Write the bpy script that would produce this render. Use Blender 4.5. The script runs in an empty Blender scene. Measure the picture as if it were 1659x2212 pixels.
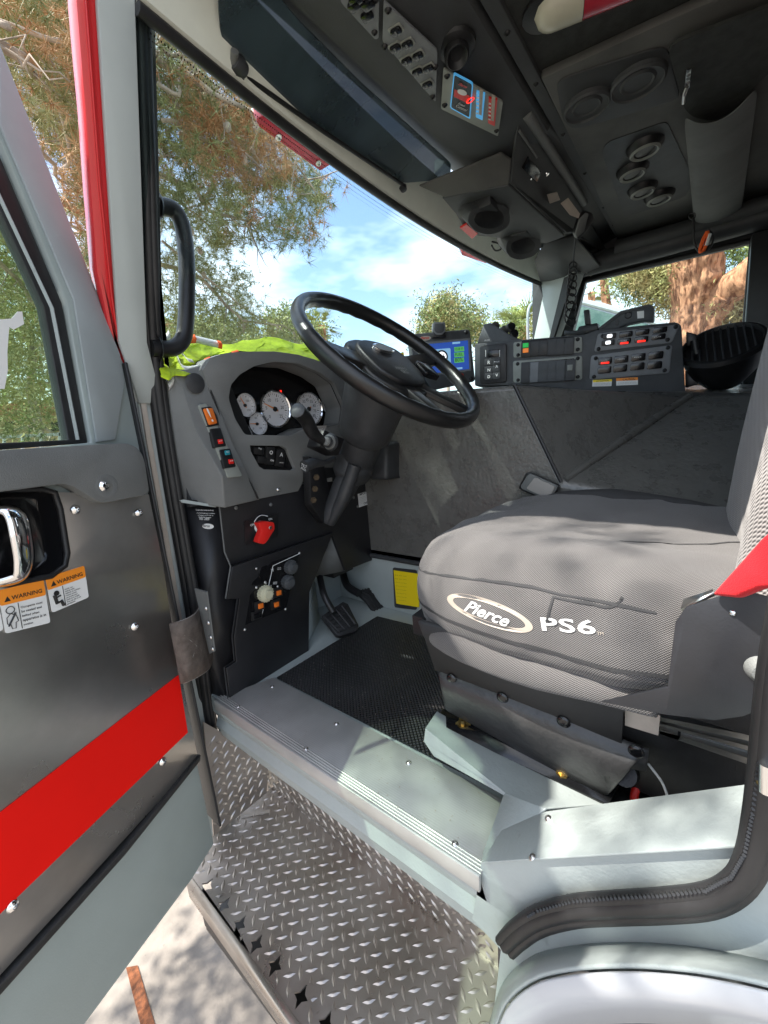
import bpy, bmesh, math, random
import numpy as np
from mathutils import Vector, Matrix, noise
from mathutils.geometry import tessellate_polygon
random.seed(4); rng = np.random.default_rng(4)
C = bpy.context.scene.collection
sc = bpy.context.scene

# ------------------------------------------------------------------ camera, sky, sun, exposure
F = 872.0
def _n(v): v = np.array(v, float); return v/np.linalg.norm(v)
_x = _n((701, 246, -872)); _y = np.array((-1119, 96, -872.)); _y = _n(_y-_x*_y.dot(_x)); _z = np.cross(_x, _y)
RM = np.array([_x, _y, _z])                      # camera axes -> world axes
cam_d = bpy.data.cameras.new('camera'); cam = bpy.data.objects.new('camera', cam_d); C.objects.link(cam)
cam_d.sensor_fit = 'VERTICAL'; cam_d.sensor_height = 24; cam_d.lens = F/2212*24
cam_d.clip_start = .01; cam_d.clip_end = 3000
m4 = Matrix([list(RM[i])+[0] for i in range(3)]+[[0, 0, 0, 1]]); cam.matrix_world = m4
sc.camera = cam
SUN = Vector((-.375, .385, .843)).normalized()
world = bpy.data.worlds.new('World'); sc.world = world; world.use_nodes = True
nt = world.node_tree; nt.nodes.clear()
wo = nt.nodes.new('ShaderNodeOutputWorld'); bg = nt.nodes.new('ShaderNodeBackground'); bg.inputs[1].default_value = .135
sky = nt.nodes.new('ShaderNodeTexSky'); sky.sky_type = 'NISHITA'; sky.sun_disc = False
sky.sun_elevation = math.asin(SUN.z); sky.sun_rotation = math.atan2(SUN.x, SUN.y); sky.air_density = 1.0; sky.dust_density = 1.2
tc = nt.nodes.new('ShaderNodeTexCoord'); mp = nt.nodes.new('ShaderNodeMapping'); mp.inputs['Scale'].default_value = (1.2, 1.0, 3.2)
nz = nt.nodes.new('ShaderNodeTexNoise'); nz.inputs['Scale'].default_value = 1.7; nz.inputs['Detail'].default_value = 5; nz.inputs['Roughness'].default_value = .55
cr = nt.nodes.new('ShaderNodeValToRGB'); cr.color_ramp.elements[0].position = .42; cr.color_ramp.elements[1].position = .68
mx = nt.nodes.new('ShaderNodeMixRGB'); mx.inputs[2].default_value = (7.5, 7.8, 8.2, 1)
nt.links.new(tc.outputs['Generated'], mp.inputs[0]); nt.links.new(mp.outputs[0], nz.inputs[0]); nt.links.new(nz.outputs[0], cr.inputs[0])
nt.links.new(cr.outputs[0], mx.inputs[0]); nt.links.new(sky.outputs[0], mx.inputs[1]); nt.links.new(mx.outputs[0], bg.inputs[0]); nt.links.new(bg.outputs[0], wo.inputs[0])
sl = bpy.data.lights.new('sun', 'SUN'); sl.energy = 5; sl.angle = math.radians(.55); sl.color = (1, .95, .86)
so = bpy.data.objects.new('sun', sl); C.objects.link(so); so.rotation_euler = SUN.to_track_quat('Z', 'Y').to_euler()
sc.view_settings.view_transform = 'Standard'; sc.view_settings.look = 'None'; sc.view_settings.exposure = 1.38; sc.view_settings.gamma = 1
sc.cycles.max_bounces = 10; sc.cycles.transparent_max_bounces = 12

# ------------------------------------------------------------------ geometry helpers
def pl(P, N):
    P = Vector(P); N = Vector(N).normalized()
    return (P, N if N.dot(P) < 0 else -N)
def X(a): return pl((a, 0, 0), (1, 0, 0))
def Y(a): return pl((0, a, 0), (0, 1, 0))
def Z(a): return pl((0, 0, a), (0, 0, 1))
def ray(u, v): return Vector(RM @ np.array([u-829.5, 1106-v, -F])).normalized()
def W(u, v, p):
    if isinstance(p, (int, float)): return ray(u, v)*p
    d = ray(u, v); return d*(p[0].dot(p[1])/d.dot(p[1]))
def off(p, o): return (p[0]+p[1]*o, p[1])
def plane3(a, b, c): return pl(a, (b-a).cross(c-a))
class Fr:
    """a local frame lying on a plane: ex towards the second point, ez out of the surface"""
    def __init__(s, p, q0, q1):
        s.p = p; s.o = W(*q0, p); s.ez = p[1]; e = W(*q1, p)-s.o; s.ex = e.normalized(); s.ey = s.ez.cross(s.ex)
    def M(s, P, lift=0):
        m = Matrix((s.ex, s.ey, s.ez)).transposed().to_4x4(); m.translation = P+s.ez*lift; return m
def finish(me, smooth=.6):
    me.polygons.foreach_set('use_smooth', [True]*len(me.polygons)); me.set_sharp_from_angle(angle=smooth)
def link(name, me, mat, parent=None, **kw):
    o = bpy.data.objects.new(name, me); C.objects.link(o)
    if mat and not me.materials: me.materials.append(mat)
    if parent is not None:
        o.parent = parent
        if parent.type == 'EMPTY': o.matrix_parent_inverse = Matrix.Translation(-parent.location)
        elif parent.get('_rel'): o.matrix_parent_inverse = parent_inv(parent)
    for k, v in kw.items(): o[k] = v
    return o
def parent_inv(p):
    return (p.matrix_parent_inverse @ p.matrix_basis if p.parent is None or True else p.matrix_basis).inverted() if not (p.parent and p.parent.type=='EMPTY') else (Matrix.Translation(p.parent.location) @ p.matrix_parent_inverse @ p.matrix_basis).inverted()
def thing(name, label, cat, loc=(0, 0, 0), group=None):
    o = bpy.data.objects.new(name, None); C.objects.link(o); o.location = loc; o.empty_display_size = .05
    o['label'] = label; o['category'] = cat
    if group: o['group'] = group
    return o
def tag(o, label, cat, group=None):
    o['label'] = label; o['category'] = cat
    if group: o['group'] = group
    return o
def to_mesh(bm, name, smooth=.6):
    bmesh.ops.recalc_face_normals(bm, faces=bm.faces)
    me = bpy.data.meshes.new(name); bm.to_mesh(me); bm.free(); finish(me, smooth); return me
def prism_bm(pts, vec, bevel=0, holes=(), seg=2):
    """polygon (with holes) extruded by vec"""
    bm = bmesh.new(); loops = []; base = []
    for L in [pts]+list(holes):
        vs = [bm.verts.new(p) for p in L]; loops.append(vs); base += vs
    if holes:
        tris = tessellate_polygon([[Vector(p) for p in L] for L in [pts]+list(holes)])
        for t in tris:
            try: bm.faces.new([base[i] for i in t])
            except ValueError: pass
    else: bm.faces.new(base)
    top = {}
    fs = list(bm.faces)
    for v in base: top[v] = bm.verts.new(v.co+vec)
    for f in fs: bm.faces.new([top[v] for v in reversed(f.verts)])
    for vs in loops:
        for i in range(len(vs)):
            a, b = vs[i], vs[(i+1) % len(vs)]; bm.faces.new((a, b, top[b], top[a]))
    bmesh.ops.recalc_face_normals(bm, faces=bm.faces)
    if bevel:
        es = [e for e in bm.edges if len(e.link_faces) == 2 and e.calc_face_angle(0) > .35]
        bmesh.ops.bevel(bm, geom=es, offset=bevel, segments=seg, affect='EDGES', clamp_overlap=True, profile=.5)
    return bm
def poly(name, p, px, th, mat, parent=None, lift=0, bevel=.0, holes=(), rnd=0, **kw):
    """pixel polygon on plane p, th thick behind the surface, lifted towards the viewer"""
    q = off(p, lift); pts = [W(*a, q) for a in px]; hs = [[W(*a, q) for a in h] for h in holes]
    if rnd: pts = rounded(pts, rnd); hs = [rounded(h, rnd) for h in hs]
    return link(name, to_mesh(prism_bm(pts, -p[1]*th, bevel, hs), name), mat, parent, **kw)
def rounded(pts, r, n=4):
    out = []; L = len(pts)
    for i in range(L):
        a, b, c = pts[i-1], pts[i], pts[(i+1) % L]
        d1 = (a-b); d2 = (c-b); k = min(r, d1.length*.45, d2.length*.45)
        p0 = b+d1.normalized()*k; p2 = b+d2.normalized()*k
        for j in range(n+1):
            t = j/n; out.append(p0*(1-t)**2+b*2*t*(1-t)+p2*t*t)
    return out
def fbox_me(name, w, h, d, r=.0015, rc=0):
    pts = [Vector((-w/2, -h/2, 0)), Vector((w/2, -h/2, 0)), Vector((w/2, h/2, 0)), Vector((-w/2, h/2, 0))]
    if rc: pts = rounded(pts, rc)
    return to_mesh(prism_bm(pts, Vector((0, 0, d)), r), name)
_cache = {}
def fbox(name, fr, u, v, w, h, d, mat, parent, lift=0, r=.0012, rc=0, **kw):
    key = (name, round(w, 4), round(h, 4), round(d, 4), mat.name, rc)
    if key not in _cache: _cache[key] = fbox_me(name, w, h, d, r, rc)
    o = link(name, _cache[key], mat, parent, **kw)
    o.matrix_basis = fr.M(W(u, v, fr.p), lift); return o
def fboxl(name, fr, P, w, h, d, mat, parent, lift=0, r=.0012, rc=0, **kw):
    key = (name, round(w, 4), round(h, 4), round(d, 4), mat.name, rc)
    if key not in _cache: _cache[key] = fbox_me(name, w, h, d, r, rc)
    o = link(name, _cache[key], mat, parent, **kw); o.matrix_basis = fr.M(P, lift); return o
def lathe_me(name, prof, n=24, smooth=.6):
    bm = bmesh.new(); rings = []
    for r, z in prof:
        rings.append([bm.verts.new((r*math.cos(2*math.pi*i/n), r*math.sin(2*math.pi*i/n), z)) for i in range(n)] if r > 1e-6 else [bm.verts.new((0, 0, z))])
    for a, b in zip(rings, rings[1:]):
        for i in range(n):
            j = (i+1) % n
            if len(a) == 1 and len(b) == 1: continue
            if len(a) == 1: bm.faces.new((a[0], b[i], b[j]))
            elif len(b) == 1: bm.faces.new((a[i], a[j], b[0]))
            else: bm.faces.new((a[i], a[j], b[j], b[i]))
    return to_mesh(bm, name, smooth)
def basis(P, N, xh=None):
    N = Vector(N).normalized(); x = Vector(xh) if xh is not None else (Vector((1, 0, 0)) if abs(N.x) < .8 else Vector((0, 1, 0)))
    x = (x-N*x.dot(N)).normalized(); y = N.cross(x); m = Matrix((x, y, N)).transposed().to_4x4(); m.translation = P; return m
def lathe(name, prof, P, N, mat, parent, n=24, smooth=.6, **kw):
    key = (name, tuple(prof), mat.name, n)
    if key not in _cache: _cache[key] = lathe_me(name, prof, n, smooth)
    o = link(name, _cache[key], mat, parent, **kw); o.matrix_basis = basis(P, N); return o
def screw(p, u, v, parent, r=.006, mat=None, lift=0, name='screw'):
    P = W(u, v, off(p, lift)) if not isinstance(u, Vector) else u
    return lathe(name, [(0, r*.15), (r*.28, r*.15), (r*.34, r*.62), (r*.7, r*.45), (r*.97, r*.12), (r, 0)], P, p[1], mat or M['steel'], parent, 14)
def spline(pts, k=8):
    out = []; L = len(pts)
    for i in range(L-1):
        p0 = pts[max(i-1, 0)]; p1 = pts[i]; p2 = pts[i+1]; p3 = pts[min(i+2, L-1)]
        for j in range(k):
            t = j/k; out.append(.5*((2*p1)+(p2-p0)*t+(2*p0-5*p1+4*p2-p3)*t*t+(3*p1-p0-3*p2+p3)*t**3))
    out.append(pts[-1]); return out
def tube_bm(pts, r, n=10, bm=None, closed=False, sy=1, up=None):
    bm = bm or bmesh.new(); rings = []; L = len(pts); prev = None
    for i, p in enumerate(pts):
        if closed: t = (pts[(i+1) % L]-pts[i-1]).normalized()
        else: t = (pts[min(i+1, L-1)]-pts[max(i-1, 0)]).normalized()
        if up is not None: a = Vector(up)
        elif prev is None: a = Vector((0, 0, 1)) if abs(t.z) < .9 else Vector((1, 0, 0))
        else: a = prev
        a = (a-t*a.dot(t)).normalized(); prev = a; b = t.cross(a)
        ri = r[i] if hasattr(r, '__len__') else r
        rings.append([bm.verts.new(p+(a*math.cos(2*math.pi*k/n)*sy+b*math.sin(2*math.pi*k/n))*ri) for k in range(n)])
    for i in range(L if closed else L-1):
        A = rings[i]; B = rings[(i+1) % L]
        for k in range(n): bm.faces.new((A[k], A[(k+1) % n], B[(k+1) % n], B[k]))
    if not closed: bm.faces.new(rings[0][::-1]); bm.faces.new(rings[-1])
    return bm
def tube(name, pts, r, mat, parent=None, n=10, sm=8, **kw):
    closed = kw.pop('closed', False); sy = kw.pop('sy', 1); up = kw.pop('up', None)
    P = spline(pts, sm) if sm > 1 else pts
    if hasattr(r, '__len__') and sm > 1:
        rr = []
        for i in range(len(r)-1): rr += [r[i]+(r[i+1]-r[i])*j/sm for j in range(sm)]
        r = rr+[r[-1]]
    return link(name, to_mesh(tube_bm(P, r, n, None, closed, sy, up), name, 1.0), mat, parent, **kw)
def mesh(name, verts, faces, mat, parent=None, solid=0, bevel=0, sub=0, smooth=.6, seg=3, **kw):
    me = bpy.data.meshes.new(name); me.from_pydata([Vector(v) for v in verts], [], faces); me.update(); finish(me, smooth)
    o = link(name, me, mat, parent, **kw)
    if solid: s = o.modifiers.new('s', 'SOLIDIFY'); s.thickness = solid; s.offset = -1
    if bevel: b = o.modifiers.new('b', 'BEVEL'); b.width = bevel; b.segments = seg; b.limit_method = 'ANGLE'; b.angle_limit = .25; b.harden_normals = False
    if sub: s = o.modifiers.new('u', 'SUBSURF'); s.levels = s.render_levels = sub
    return o
def pm(name, verts, faces, mat, parent=None, **kw):
    return mesh(name, [W(*v) if not isinstance(v, Vector) else v for v in verts], faces, mat, parent, **kw)
def grid_mesh(name, rows, mat, parent=None, sub=0, smooth=1.2, **kw):
    n = len(rows[0]); vs = [p for r in rows for p in r]
    fs = [(i*n+j, i*n+j+1, (i+1)*n+j+1, (i+1)*n+j) for i in range(len(rows)-1) for j in range(n-1)]
    return mesh(name, vs, fs, mat, parent, sub=sub, smooth=smooth, **kw)
def box(name, a, b, mat, parent=None, bevel=.002, **kw):
    a = Vector(a); b = Vector(b)
    pts = [Vector((a.x, a.y, a.z)), Vector((b.x, a.y, a.z)), Vector((b.x, b.y, a.z)), Vector((a.x, b.y, a.z))]
    return link(name, to_mesh(prism_bm(pts, Vector((0, 0, b.z-a.z)), bevel), name), mat, parent, **kw)
_tc = {}
BOLD = ('Occupants must', 'be seated and', 'belted when', 'apparatus is in', 'motion', 'NEVER wear', 'helmet with', 'vehicle in motion.', 'Helmet weight', 'can break your', 'neck in a crash.', 'You can die or be', 'paralyzed.', 'OFF', 'ON', 'Pierce', 'R', 'N', 'D', 'PS6', 'WARNING', 'AMERICA', 'CHELSEA', 'IMPORTANT', 'CAUTION', '725')
def glyph(s, shear=0, sp=1):
    bold = .018 if s in BOLD else 0
    if (s, shear, sp) not in _tc:
        cu = bpy.data.curves.new('t', 'FONT'); cu.body = s; cu.size = 1; cu.shear = shear; cu.space_character = sp; cu.resolution_u = 3; cu.offset = bold
        cu.align_x = 'LEFT'; ob = bpy.data.objects.new('t', cu); C.objects.link(ob)
        bpy.context.view_layer.update(); dg = bpy.context.evaluated_depsgraph_get()
        me = bpy.data.meshes.new_from_object(ob.evaluated_get(dg)); bpy.data.objects.remove(ob); bpy.data.curves.remove(cu)
        _tc[(s, shear, sp)] = np.array([v.co[:] for v in me.vertices]), [tuple(f.vertices) for f in me.polygons]
    return _tc[(s, shear, sp)]
def text(s, p, q0, q1, mat, parent, lift=.0006, hf=1.0, shear=0, name='lettering', sp=1, **kw):
    """lettering between pixels q0 and q1 (baseline) on plane p"""
    co, fs = glyph(s, shear, sp)
    P0 = W(*q0, off(p, lift)); P1 = W(*q1, off(p, lift)); ex = P1-P0; w = ex.length; ex = ex/w; ey = p[1].cross(ex)
    c = co.copy(); c[:, 0] -= c[:, 0].min(); k = w/max(c[:, 0].max(), 1e-6)
    vs = [P0+ex*(a[0]*k)+ey*(a[1]*k*hf) for a in c]
    return mesh(name, vs, fs, mat, parent, **kw)

# ------------------------------------------------------------------ materials
M = {}
def mat(name, col, rough=.5, metal=0, var=.0, vs=8, bump=0, bs=200, bt='noise', spec=.5, coat=0, speck=None, emit=None, es=1, stretch=(1, 1, 1), col2=None, thr=(.4, .6), rvar=0, sheen=0, detail=3):
    m = bpy.data.materials.new(name); m.use_nodes = True; t = m.node_tree; b = t.nodes['Principled BSDF']; N = t.nodes.new; L = t.links.new
    b.inputs['Base Color'].default_value = (*col, 1); b.inputs['Roughness'].default_value = rough; b.inputs['Metallic'].default_value = metal
    b.inputs['Specular IOR Level'].default_value = spec; b.inputs['Coat Weight'].default_value = coat; b.inputs['Coat Roughness'].default_value = .08
    if sheen: b.inputs['Sheen Weight'].default_value = sheen
    if emit: b.inputs['Emission Color'].default_value = (*emit, 1); b.inputs['Emission Strength'].default_value = es
    co = N('ShaderNodeTexCoord'); mpg = N('ShaderNodeMapping'); mpg.inputs['Scale'].default_value = stretch; L(co.outputs['Object'], mpg.inputs[0])
    if var or col2 or rvar:
        n = N('ShaderNodeTexNoise'); n.inputs['Scale'].default_value = vs; n.inputs['Detail'].default_value = 6; n.inputs['Roughness'].default_value = .6; L(mpg.outputs[0], n.inputs[0])
        r = N('ShaderNodeValToRGB'); r.color_ramp.elements[0].position = thr[0]; r.color_ramp.elements[1].position = thr[1]
        c2 = col2 or tuple(min(1, c*(1+var)) for c in col); c1 = col if col2 else tuple(c*(1-var) for c in col)
        r.color_ramp.elements[0].color = (*c1, 1); r.color_ramp.elements[1].color = (*c2, 1); L(n.outputs[0], r.inputs[0])
        if var or col2: L(r.outputs[0], b.inputs['Base Color'])
        if rvar:
            mr = N('ShaderNodeMapRange'); mr.inputs[1].default_value = .35; mr.inputs[2].default_value = .65; mr.inputs[3].default_value = rough-rvar; mr.inputs[4].default_value = rough+rvar
            L(n.outputs[0], mr.inputs[0]); L(mr.outputs[0], b.inputs['Roughness'])
    if speck:                     # dust, scuffs and chips: (scale, threshold, colour, amount)
        q = N('ShaderNodeTexNoise'); q.inputs['Scale'].default_value = speck[0]; q.inputs['Detail'].default_value = 8; q.inputs['Roughness'].default_value = .75; L(co.outputs['Object'], q.inputs[0])
        e = N('ShaderNodeMapRange'); e.inputs[1].default_value = speck[1]; e.inputs[2].default_value = speck[1]+.05; e.inputs[4].default_value = speck[3]; L(q.outputs[0], e.inputs[0])
        x = N('ShaderNodeMixRGB'); L(e.outputs[0], x.inputs[0]); x.inputs[2].default_value = (*speck[2], 1)
        if b.inputs['Base Color'].is_linked: L(b.inputs['Base Color'].links[0].from_socket, x.inputs[1])
        else: x.inputs[1].default_value = (*col, 1)
        L(x.outputs[0], b.inputs['Base Color'])
    if bump:
        bn = N('ShaderNodeBump'); bn.inputs['Strength'].default_value = min(bump, 1); bn.inputs['Distance'].default_value = .001*max(1, bump)
        if bt == 'noise': g = N('ShaderNodeTexNoise'); g.inputs['Scale'].default_value = bs; g.inputs['Detail'].default_value = detail; out = g.outputs[0]
        elif bt == 'voronoi': g = N('ShaderNodeTexVoronoi'); g.inputs['Scale'].default_value = bs; out = g.outputs[0]
        elif bt == 'wave': g = N('ShaderNodeTexWave'); g.inputs['Scale'].default_value = bs; out = g.outputs['Fac' if 'Fac' in g.outputs else 0]
        L(mpg.outputs[0], g.inputs[0]); L(out, bn.inputs['Height']); L(bn.outputs[0], b.inputs['Normal'])
    M[name] = m; return m
def weave(name, c1, c2, sc_, rough=.85, bump=.8, axes='xz', worn=.3):
    """woven fabric: two crossed sine waves colour the thread tops, in object space"""
    m = mat(name, c1, rough, sheen=.2, spec=.25); t = m.node_tree; b = t.nodes['Principled BSDF']; N = t.nodes.new; L = t.links.new
    co = N('ShaderNodeTexCoord'); ws = []
    sx = N('ShaderNodeSeparateXYZ'); L(co.outputs['Object'], sx.inputs[0])
    dirs = {'y': sx.outputs[1], 'xz': None}
    ad = N('ShaderNodeMath'); ad.operation = 'MULTIPLY_ADD'; L(sx.outputs[0], ad.inputs[0]); ad.inputs[1].default_value = .9; L(sx.outputs[2], ad.inputs[2])
    for src in (sx.outputs[1], ad.outputs[0]):
        k = N('ShaderNodeMath'); k.operation = 'MULTIPLY'; k.inputs[1].default_value = sc_; L(src, k.inputs[0])
        s = N('ShaderNodeMath'); s.operation = 'SINE'; L(k.outputs[0], s.inputs[0]); ws.append(s)
    mu = N('ShaderNodeMath'); mu.operation = 'MULTIPLY'; L(ws[0].outputs[0], mu.inputs[0]); L(ws[1].outputs[0], mu.inputs[1])
    ab = N('ShaderNodeMapRange'); ab.inputs[1].default_value = -1; ab.inputs[2].default_value = 1; L(mu.outputs[0], ab.inputs[0])
    nn = N('ShaderNodeTexNoise'); nn.inputs['Scale'].default_value = 9; nn.inputs['Detail'].default_value = 5; L(co.outputs['Object'], nn.inputs[0])
    a2 = N('ShaderNodeMath'); a2.operation = 'MULTIPLY_ADD'; L(nn.outputs[0], a2.inputs[0]); a2.inputs[1].default_value = worn; L(ab.outputs[0], a2.inputs[2])
    rp = N('ShaderNodeValToRGB'); rp.color_ramp.elements[0].position = .35; rp.color_ramp.elements[1].position = .85
    rp.color_ramp.elements[0].color = (*c1, 1); rp.color_ramp.elements[1].color = (*c2, 1); L(a2.outputs[0], rp.inputs[0]); L(rp.outputs[0], b.inputs['Base Color'])
    bn = N('ShaderNodeBump'); bn.inputs['Strength'].default_value = bump; bn.inputs['Distance'].default_value = .001; L(ab.outputs[0], bn.inputs['Height']); L(bn.outputs[0], b.inputs['Normal'])
    return m
def glass(name, tint, refl=.06, rough=.0):
    m = bpy.data.materials.new(name); m.use_nodes = True; t = m.node_tree; t.nodes.clear(); N = t.nodes.new; L = t.links.new
    o = N('ShaderNodeOutputMaterial'); a = N('ShaderNodeBsdfTransparent'); a.inputs[0].default_value = (*tint, 1)
    g = N('ShaderNodeBsdfGlossy'); g.inputs['Roughness'].default_value = rough; x = N('ShaderNodeMixShader')
    f = N('ShaderNodeFresnel'); f.inputs[0].default_value = 1.35; k = N('ShaderNodeMath'); k.operation = 'MULTIPLY'; k.inputs[1].default_value = refl*10
    L(f.outputs[0], k.inputs[0]); L(k.outputs[0], x.inputs[0]); L(a.outputs[0], x.inputs[1]); L(g.outputs[0], x.inputs[2]); L(x.outputs[0], o.inputs[0]); M[name] = m; return m
mat('paint', (.375, .42, .415), .38, var=.05, vs=5, bump=.5, bs=190, spec=.5, rvar=.08, speck=(26, .66, (.16, .17, .17), .5))
mat('paint_cream', (.76, .79, .70), .55, var=.04, bump=.15, bs=300)
mat('pillar', (.36, .39, .375), .5, var=.05, vs=4, bump=.1, bs=300)
mat('door_grey', (.30, .345, .335), .42, var=.05, vs=4, bump=.2, bs=350, rvar=.06)
mat('frame_grey', (.30, .335, .345), .65, var=.04, bump=.1, bs=300)
mat('red_paint', (.55, .008, .012), .35, coat=.4, spec=.5)
mat('red_vinyl', (.86, .008, .004), .55, var=.03, vs=3, bump=.05, spec=.15)
mat('rubber', (.017, .017, .018), .5, var=.3, vs=20, bump=.3, bs=150, stretch=(1, 1, .3))
mat('black', (.012, .012, .013), .42, var=.2, vs=30, bump=.35, bs=500)
mat('gloss_black', (.008, .008, .009), .18)
mat('kick_black', (.014, .014, .016), .4, var=.15, vs=12, bump=.5, bs=650, speck=(70, .69, (.12, .12, .12), .6))
mat('dash_grey', (.155, .16, .157), .50, var=.10, vs=5, bump=.7, bs=650, speck=(40, .68, (.33, .33, .32), .5), spec=.45, rvar=.07)
mat('dash_dark', (.035, .037, .04), .5, var=.2, vs=14, bump=.5, bs=500)
mat('overhead', (.05, .053, .055), .6, var=.15, vs=5, bump=.5, bs=450)
mat('headliner', (.03, .032, .03), .8, var=.2, vs=40, bump=.8, bs=900)
mat('overhead_pod', (.085, .085, .08), .6, var=.25, vs=4, bump=.5, bs=450)
mat('plate', (.17, .18, .19), .5, var=.06, vs=30, bump=.15, bs=600)
mat('plate_olive', (.25, .265, .24), .5, var=.06, vs=30, bump=.15, bs=600)
mat('console', (.065, .07, .075), .55, var=.15, vs=15, bump=.5, bs=600)
mat('steel', (.62, .61, .59), .28, 1, var=.1)
mat('chrome', (.8, .8, .8), .08, 1)
mat('brass', (.5, .36, .14), .35, 1, var=.2, vs=60)
mat('dull_bolt', (.12, .09, .06), .5, .8)
mat('white', (.78, .78, .76), .45)
mat('ink', (.015, .015, .015), .5)
mat('orange', (.9, .28, .02), .45)
mat('orange_plastic', (.75, .17, .02), .35)
mat('red_plastic', (.70, .02, .015), .35)
mat('yellow', (.9, .68, .01), .45)
mat('blue_tab', (.02, .25, .3), .4)
mat('cream_plastic', (.55, .53, .38), .45)
mat('label_black', (.012, .012, .012), .35)
mat('beige', (.45, .39, .33), .6, var=.06, vs=30)
mat('pouch', (.15, .155, .15), .8, var=.1, bump=.4, bs=500)
mat('vest', (.46, .60, .01), .75, var=.12, vs=30, bump=.8, bs=160, bt='voronoi')
mat('reflective', (.6, .6, .58), .35, var=.1)
mat('orange_cloth', (.95, .14, .02), .7)
mat('red_cloth', (.50, .003, .010), .9, sheen=.1, bump=.8, bs=900)
mat('strap', (.085, .066, .055), .95, vs=30, bump=1.5, bs=400, col2=(.14, .112, .095))
mat('seat_side', (.04, .04, .042), .85, var=.1, bump=.6, bs=700)
mat('thread', (.3, .28, .26), .8)
mat('leather', (.11, .108, .10), .31, var=.07, vs=20, spec=.65, bump=1.7, bs=85, detail=12, stretch=(1, 1.1, 1), rvar=.08)
mat('boot', (.035, .035, .036), .38, var=.12, vs=16, bump=1.4, bs=70, detail=10)
mat('lens_clear', (.55, .53, .42), .25, var=.1)
mat('marker_red', (.45, .03, .05), .25, coat=.5, var=.1)
mat('gauge_face', (.72, .71, .72), .5)
mat('led_red', (.5, 0, 0), .4, emit=(1, .02, .01), es=.8)
mat('led_white', (.6, .6, .6), .4, emit=(.9, .95, 1), es=.8)
mat('led_green', (0, .3, .05), .4, emit=(.02, .7, .1), es=.15)
mat('led_orange', (.7, .2, .03), .4, emit=(1, .25, .02), es=.15)
mat('screen_blue', (.01, .03, .2), .2, emit=(.02, .06, .26), es=.45)
mat('screen_pale', (.1, .2, .3), .2, emit=(.12, .24, .36), es=.6)
mat('screen_green', (.05, .25, .05), .2, emit=(.1, .4, .12), es=.3)
mat('thermo_blue', (.1, .45, .85), .4, emit=(.1, .45, .85), es=.15)
mat('mat_rubber', (.022, .023, .025), .42, var=.3, vs=6, bump=0, speck=(12, .60, (.075, .072, .068), .7))
mat('shield', (.017, .018, .022), .42, var=.15, vs=8, bump=.2, bs=300, rvar=.08, speck=(60, .68, (.3, .3, .3), .7))
mat('black_cloth', (.045, .042, .045), .95, bump=.5, bs=1200)
mat('rust', (.15, .05, .018), .9, var=.4, vs=60, bump=1, bs=200)
mat('concrete', (.215, .19, .165), .85, var=.16, vs=6, bump=1.2, bs=90, detail=8, speck=(45, .62, (.13, .11, .095), .6))
mat('bark', (.16, .06, .03), .95, bump=6, bs=22, col2=(.50, .24, .13), vs=20, thr=(.38, .58), stretch=(1, 1, .25), detail=8)
mat('bark_grey', (.38, .31, .25), .95, bump=1, bs=30, var=.3, stretch=(1, 1, .4))
mat('needle', (.11, .15, .055), .7, col2=(.30, .28, .11), vs=1.5, thr=(.35, .65))
mat('needle_brown', (.36, .17, .07), .8, col2=(.50, .33, .17), vs=2)
mat('leaf', (.10, .145, .035), .6, col2=(.22, .24, .07), vs=2, thr=(.35, .65))
mat('leaf_light', (.20, .26, .06), .6, col2=(.33, .33, .11), vs=2)
mat('leaf_dry', (.38, .28, .12), .7, col2=(.28, .27, .09), vs=2)
mat('stucco', (.45, .33, .18), .9, var=.1)
mat('hazy_green', (.16, .24, .20), .3, vs=6, col2=(.36, .42, .36))
mat('van_white', (.5, .52, .55), .3, coat=.3)
weave('seat_weave', (.034, .032, .033), (.165, .156, .153), 1900)
weave('seat_back_weave', (.05, .045, .045), (.36, .33, .32), 1100)
glass('windshield_glass', (.82, .93, .93), .06)
glass('door_glass', (.70, .80, .73), .05)
m = mat('visor_acrylic', (.035, .055, .068), .30, var=.25, vs=7, spec=.35, rvar=.08, stretch=(1, .5, 1))  # mottled tone painted in for leaf-dappled glints on the visor
m.node_tree.nodes['Principled BSDF'].inputs['Alpha'].default_value = .8
glass('thin_glass', (.85, .92, .92), .03)
# brushed steel of the door panel: anisotropic-looking cloudy wear
m = mat('brushed', (.52, .50, .475), .32, .9, var=.16, vs=2.5, rvar=.05, bump=.08, bs=260)
m = mat('tread', (.41, .36, .32), .36, .8, var=.28, vs=5, bump=.25, bs=90, rvar=.12, col2=(.50, .455, .415), speck=(35, .64, (.2, .16, .12), .6))
# aluminium sill with fine ribs along Y
def ribs(m, axis, freq, strength, dist):
    t = m.node_tree; b = t.nodes['Principled BSDF']; N = t.nodes.new; L = t.links.new
    co = N('ShaderNodeTexCoord'); s = N('ShaderNodeSeparateXYZ'); L(co.outputs['Object'], s.inputs[0])
    outs = []
    for a in axis:
        k = N('ShaderNodeMath'); k.operation = 'MULTIPLY'; k.inputs[1].default_value = freq; L(s.outputs[a], k.inputs[0])
        f = N('ShaderNodeMath'); f.operation = 'SINE'; L(k.outputs[0], f.inputs[0]); outs.append(f.outputs[0])
    h = outs[0]
    if len(outs) == 2:
        ad = N('ShaderNodeMath'); ad.operation = 'MULTIPLY'; L(outs[0], ad.inputs[0]); L(outs[1], ad.inputs[1]); h = ad.outputs[0]
    bn = N('ShaderNodeBump'); bn.inputs['Strength'].default_value = strength; bn.inputs['Distance'].default_value = dist; L(h, bn.inputs['Height'])
    L(bn.outputs[0], b.inputs['Normal'])
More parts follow.
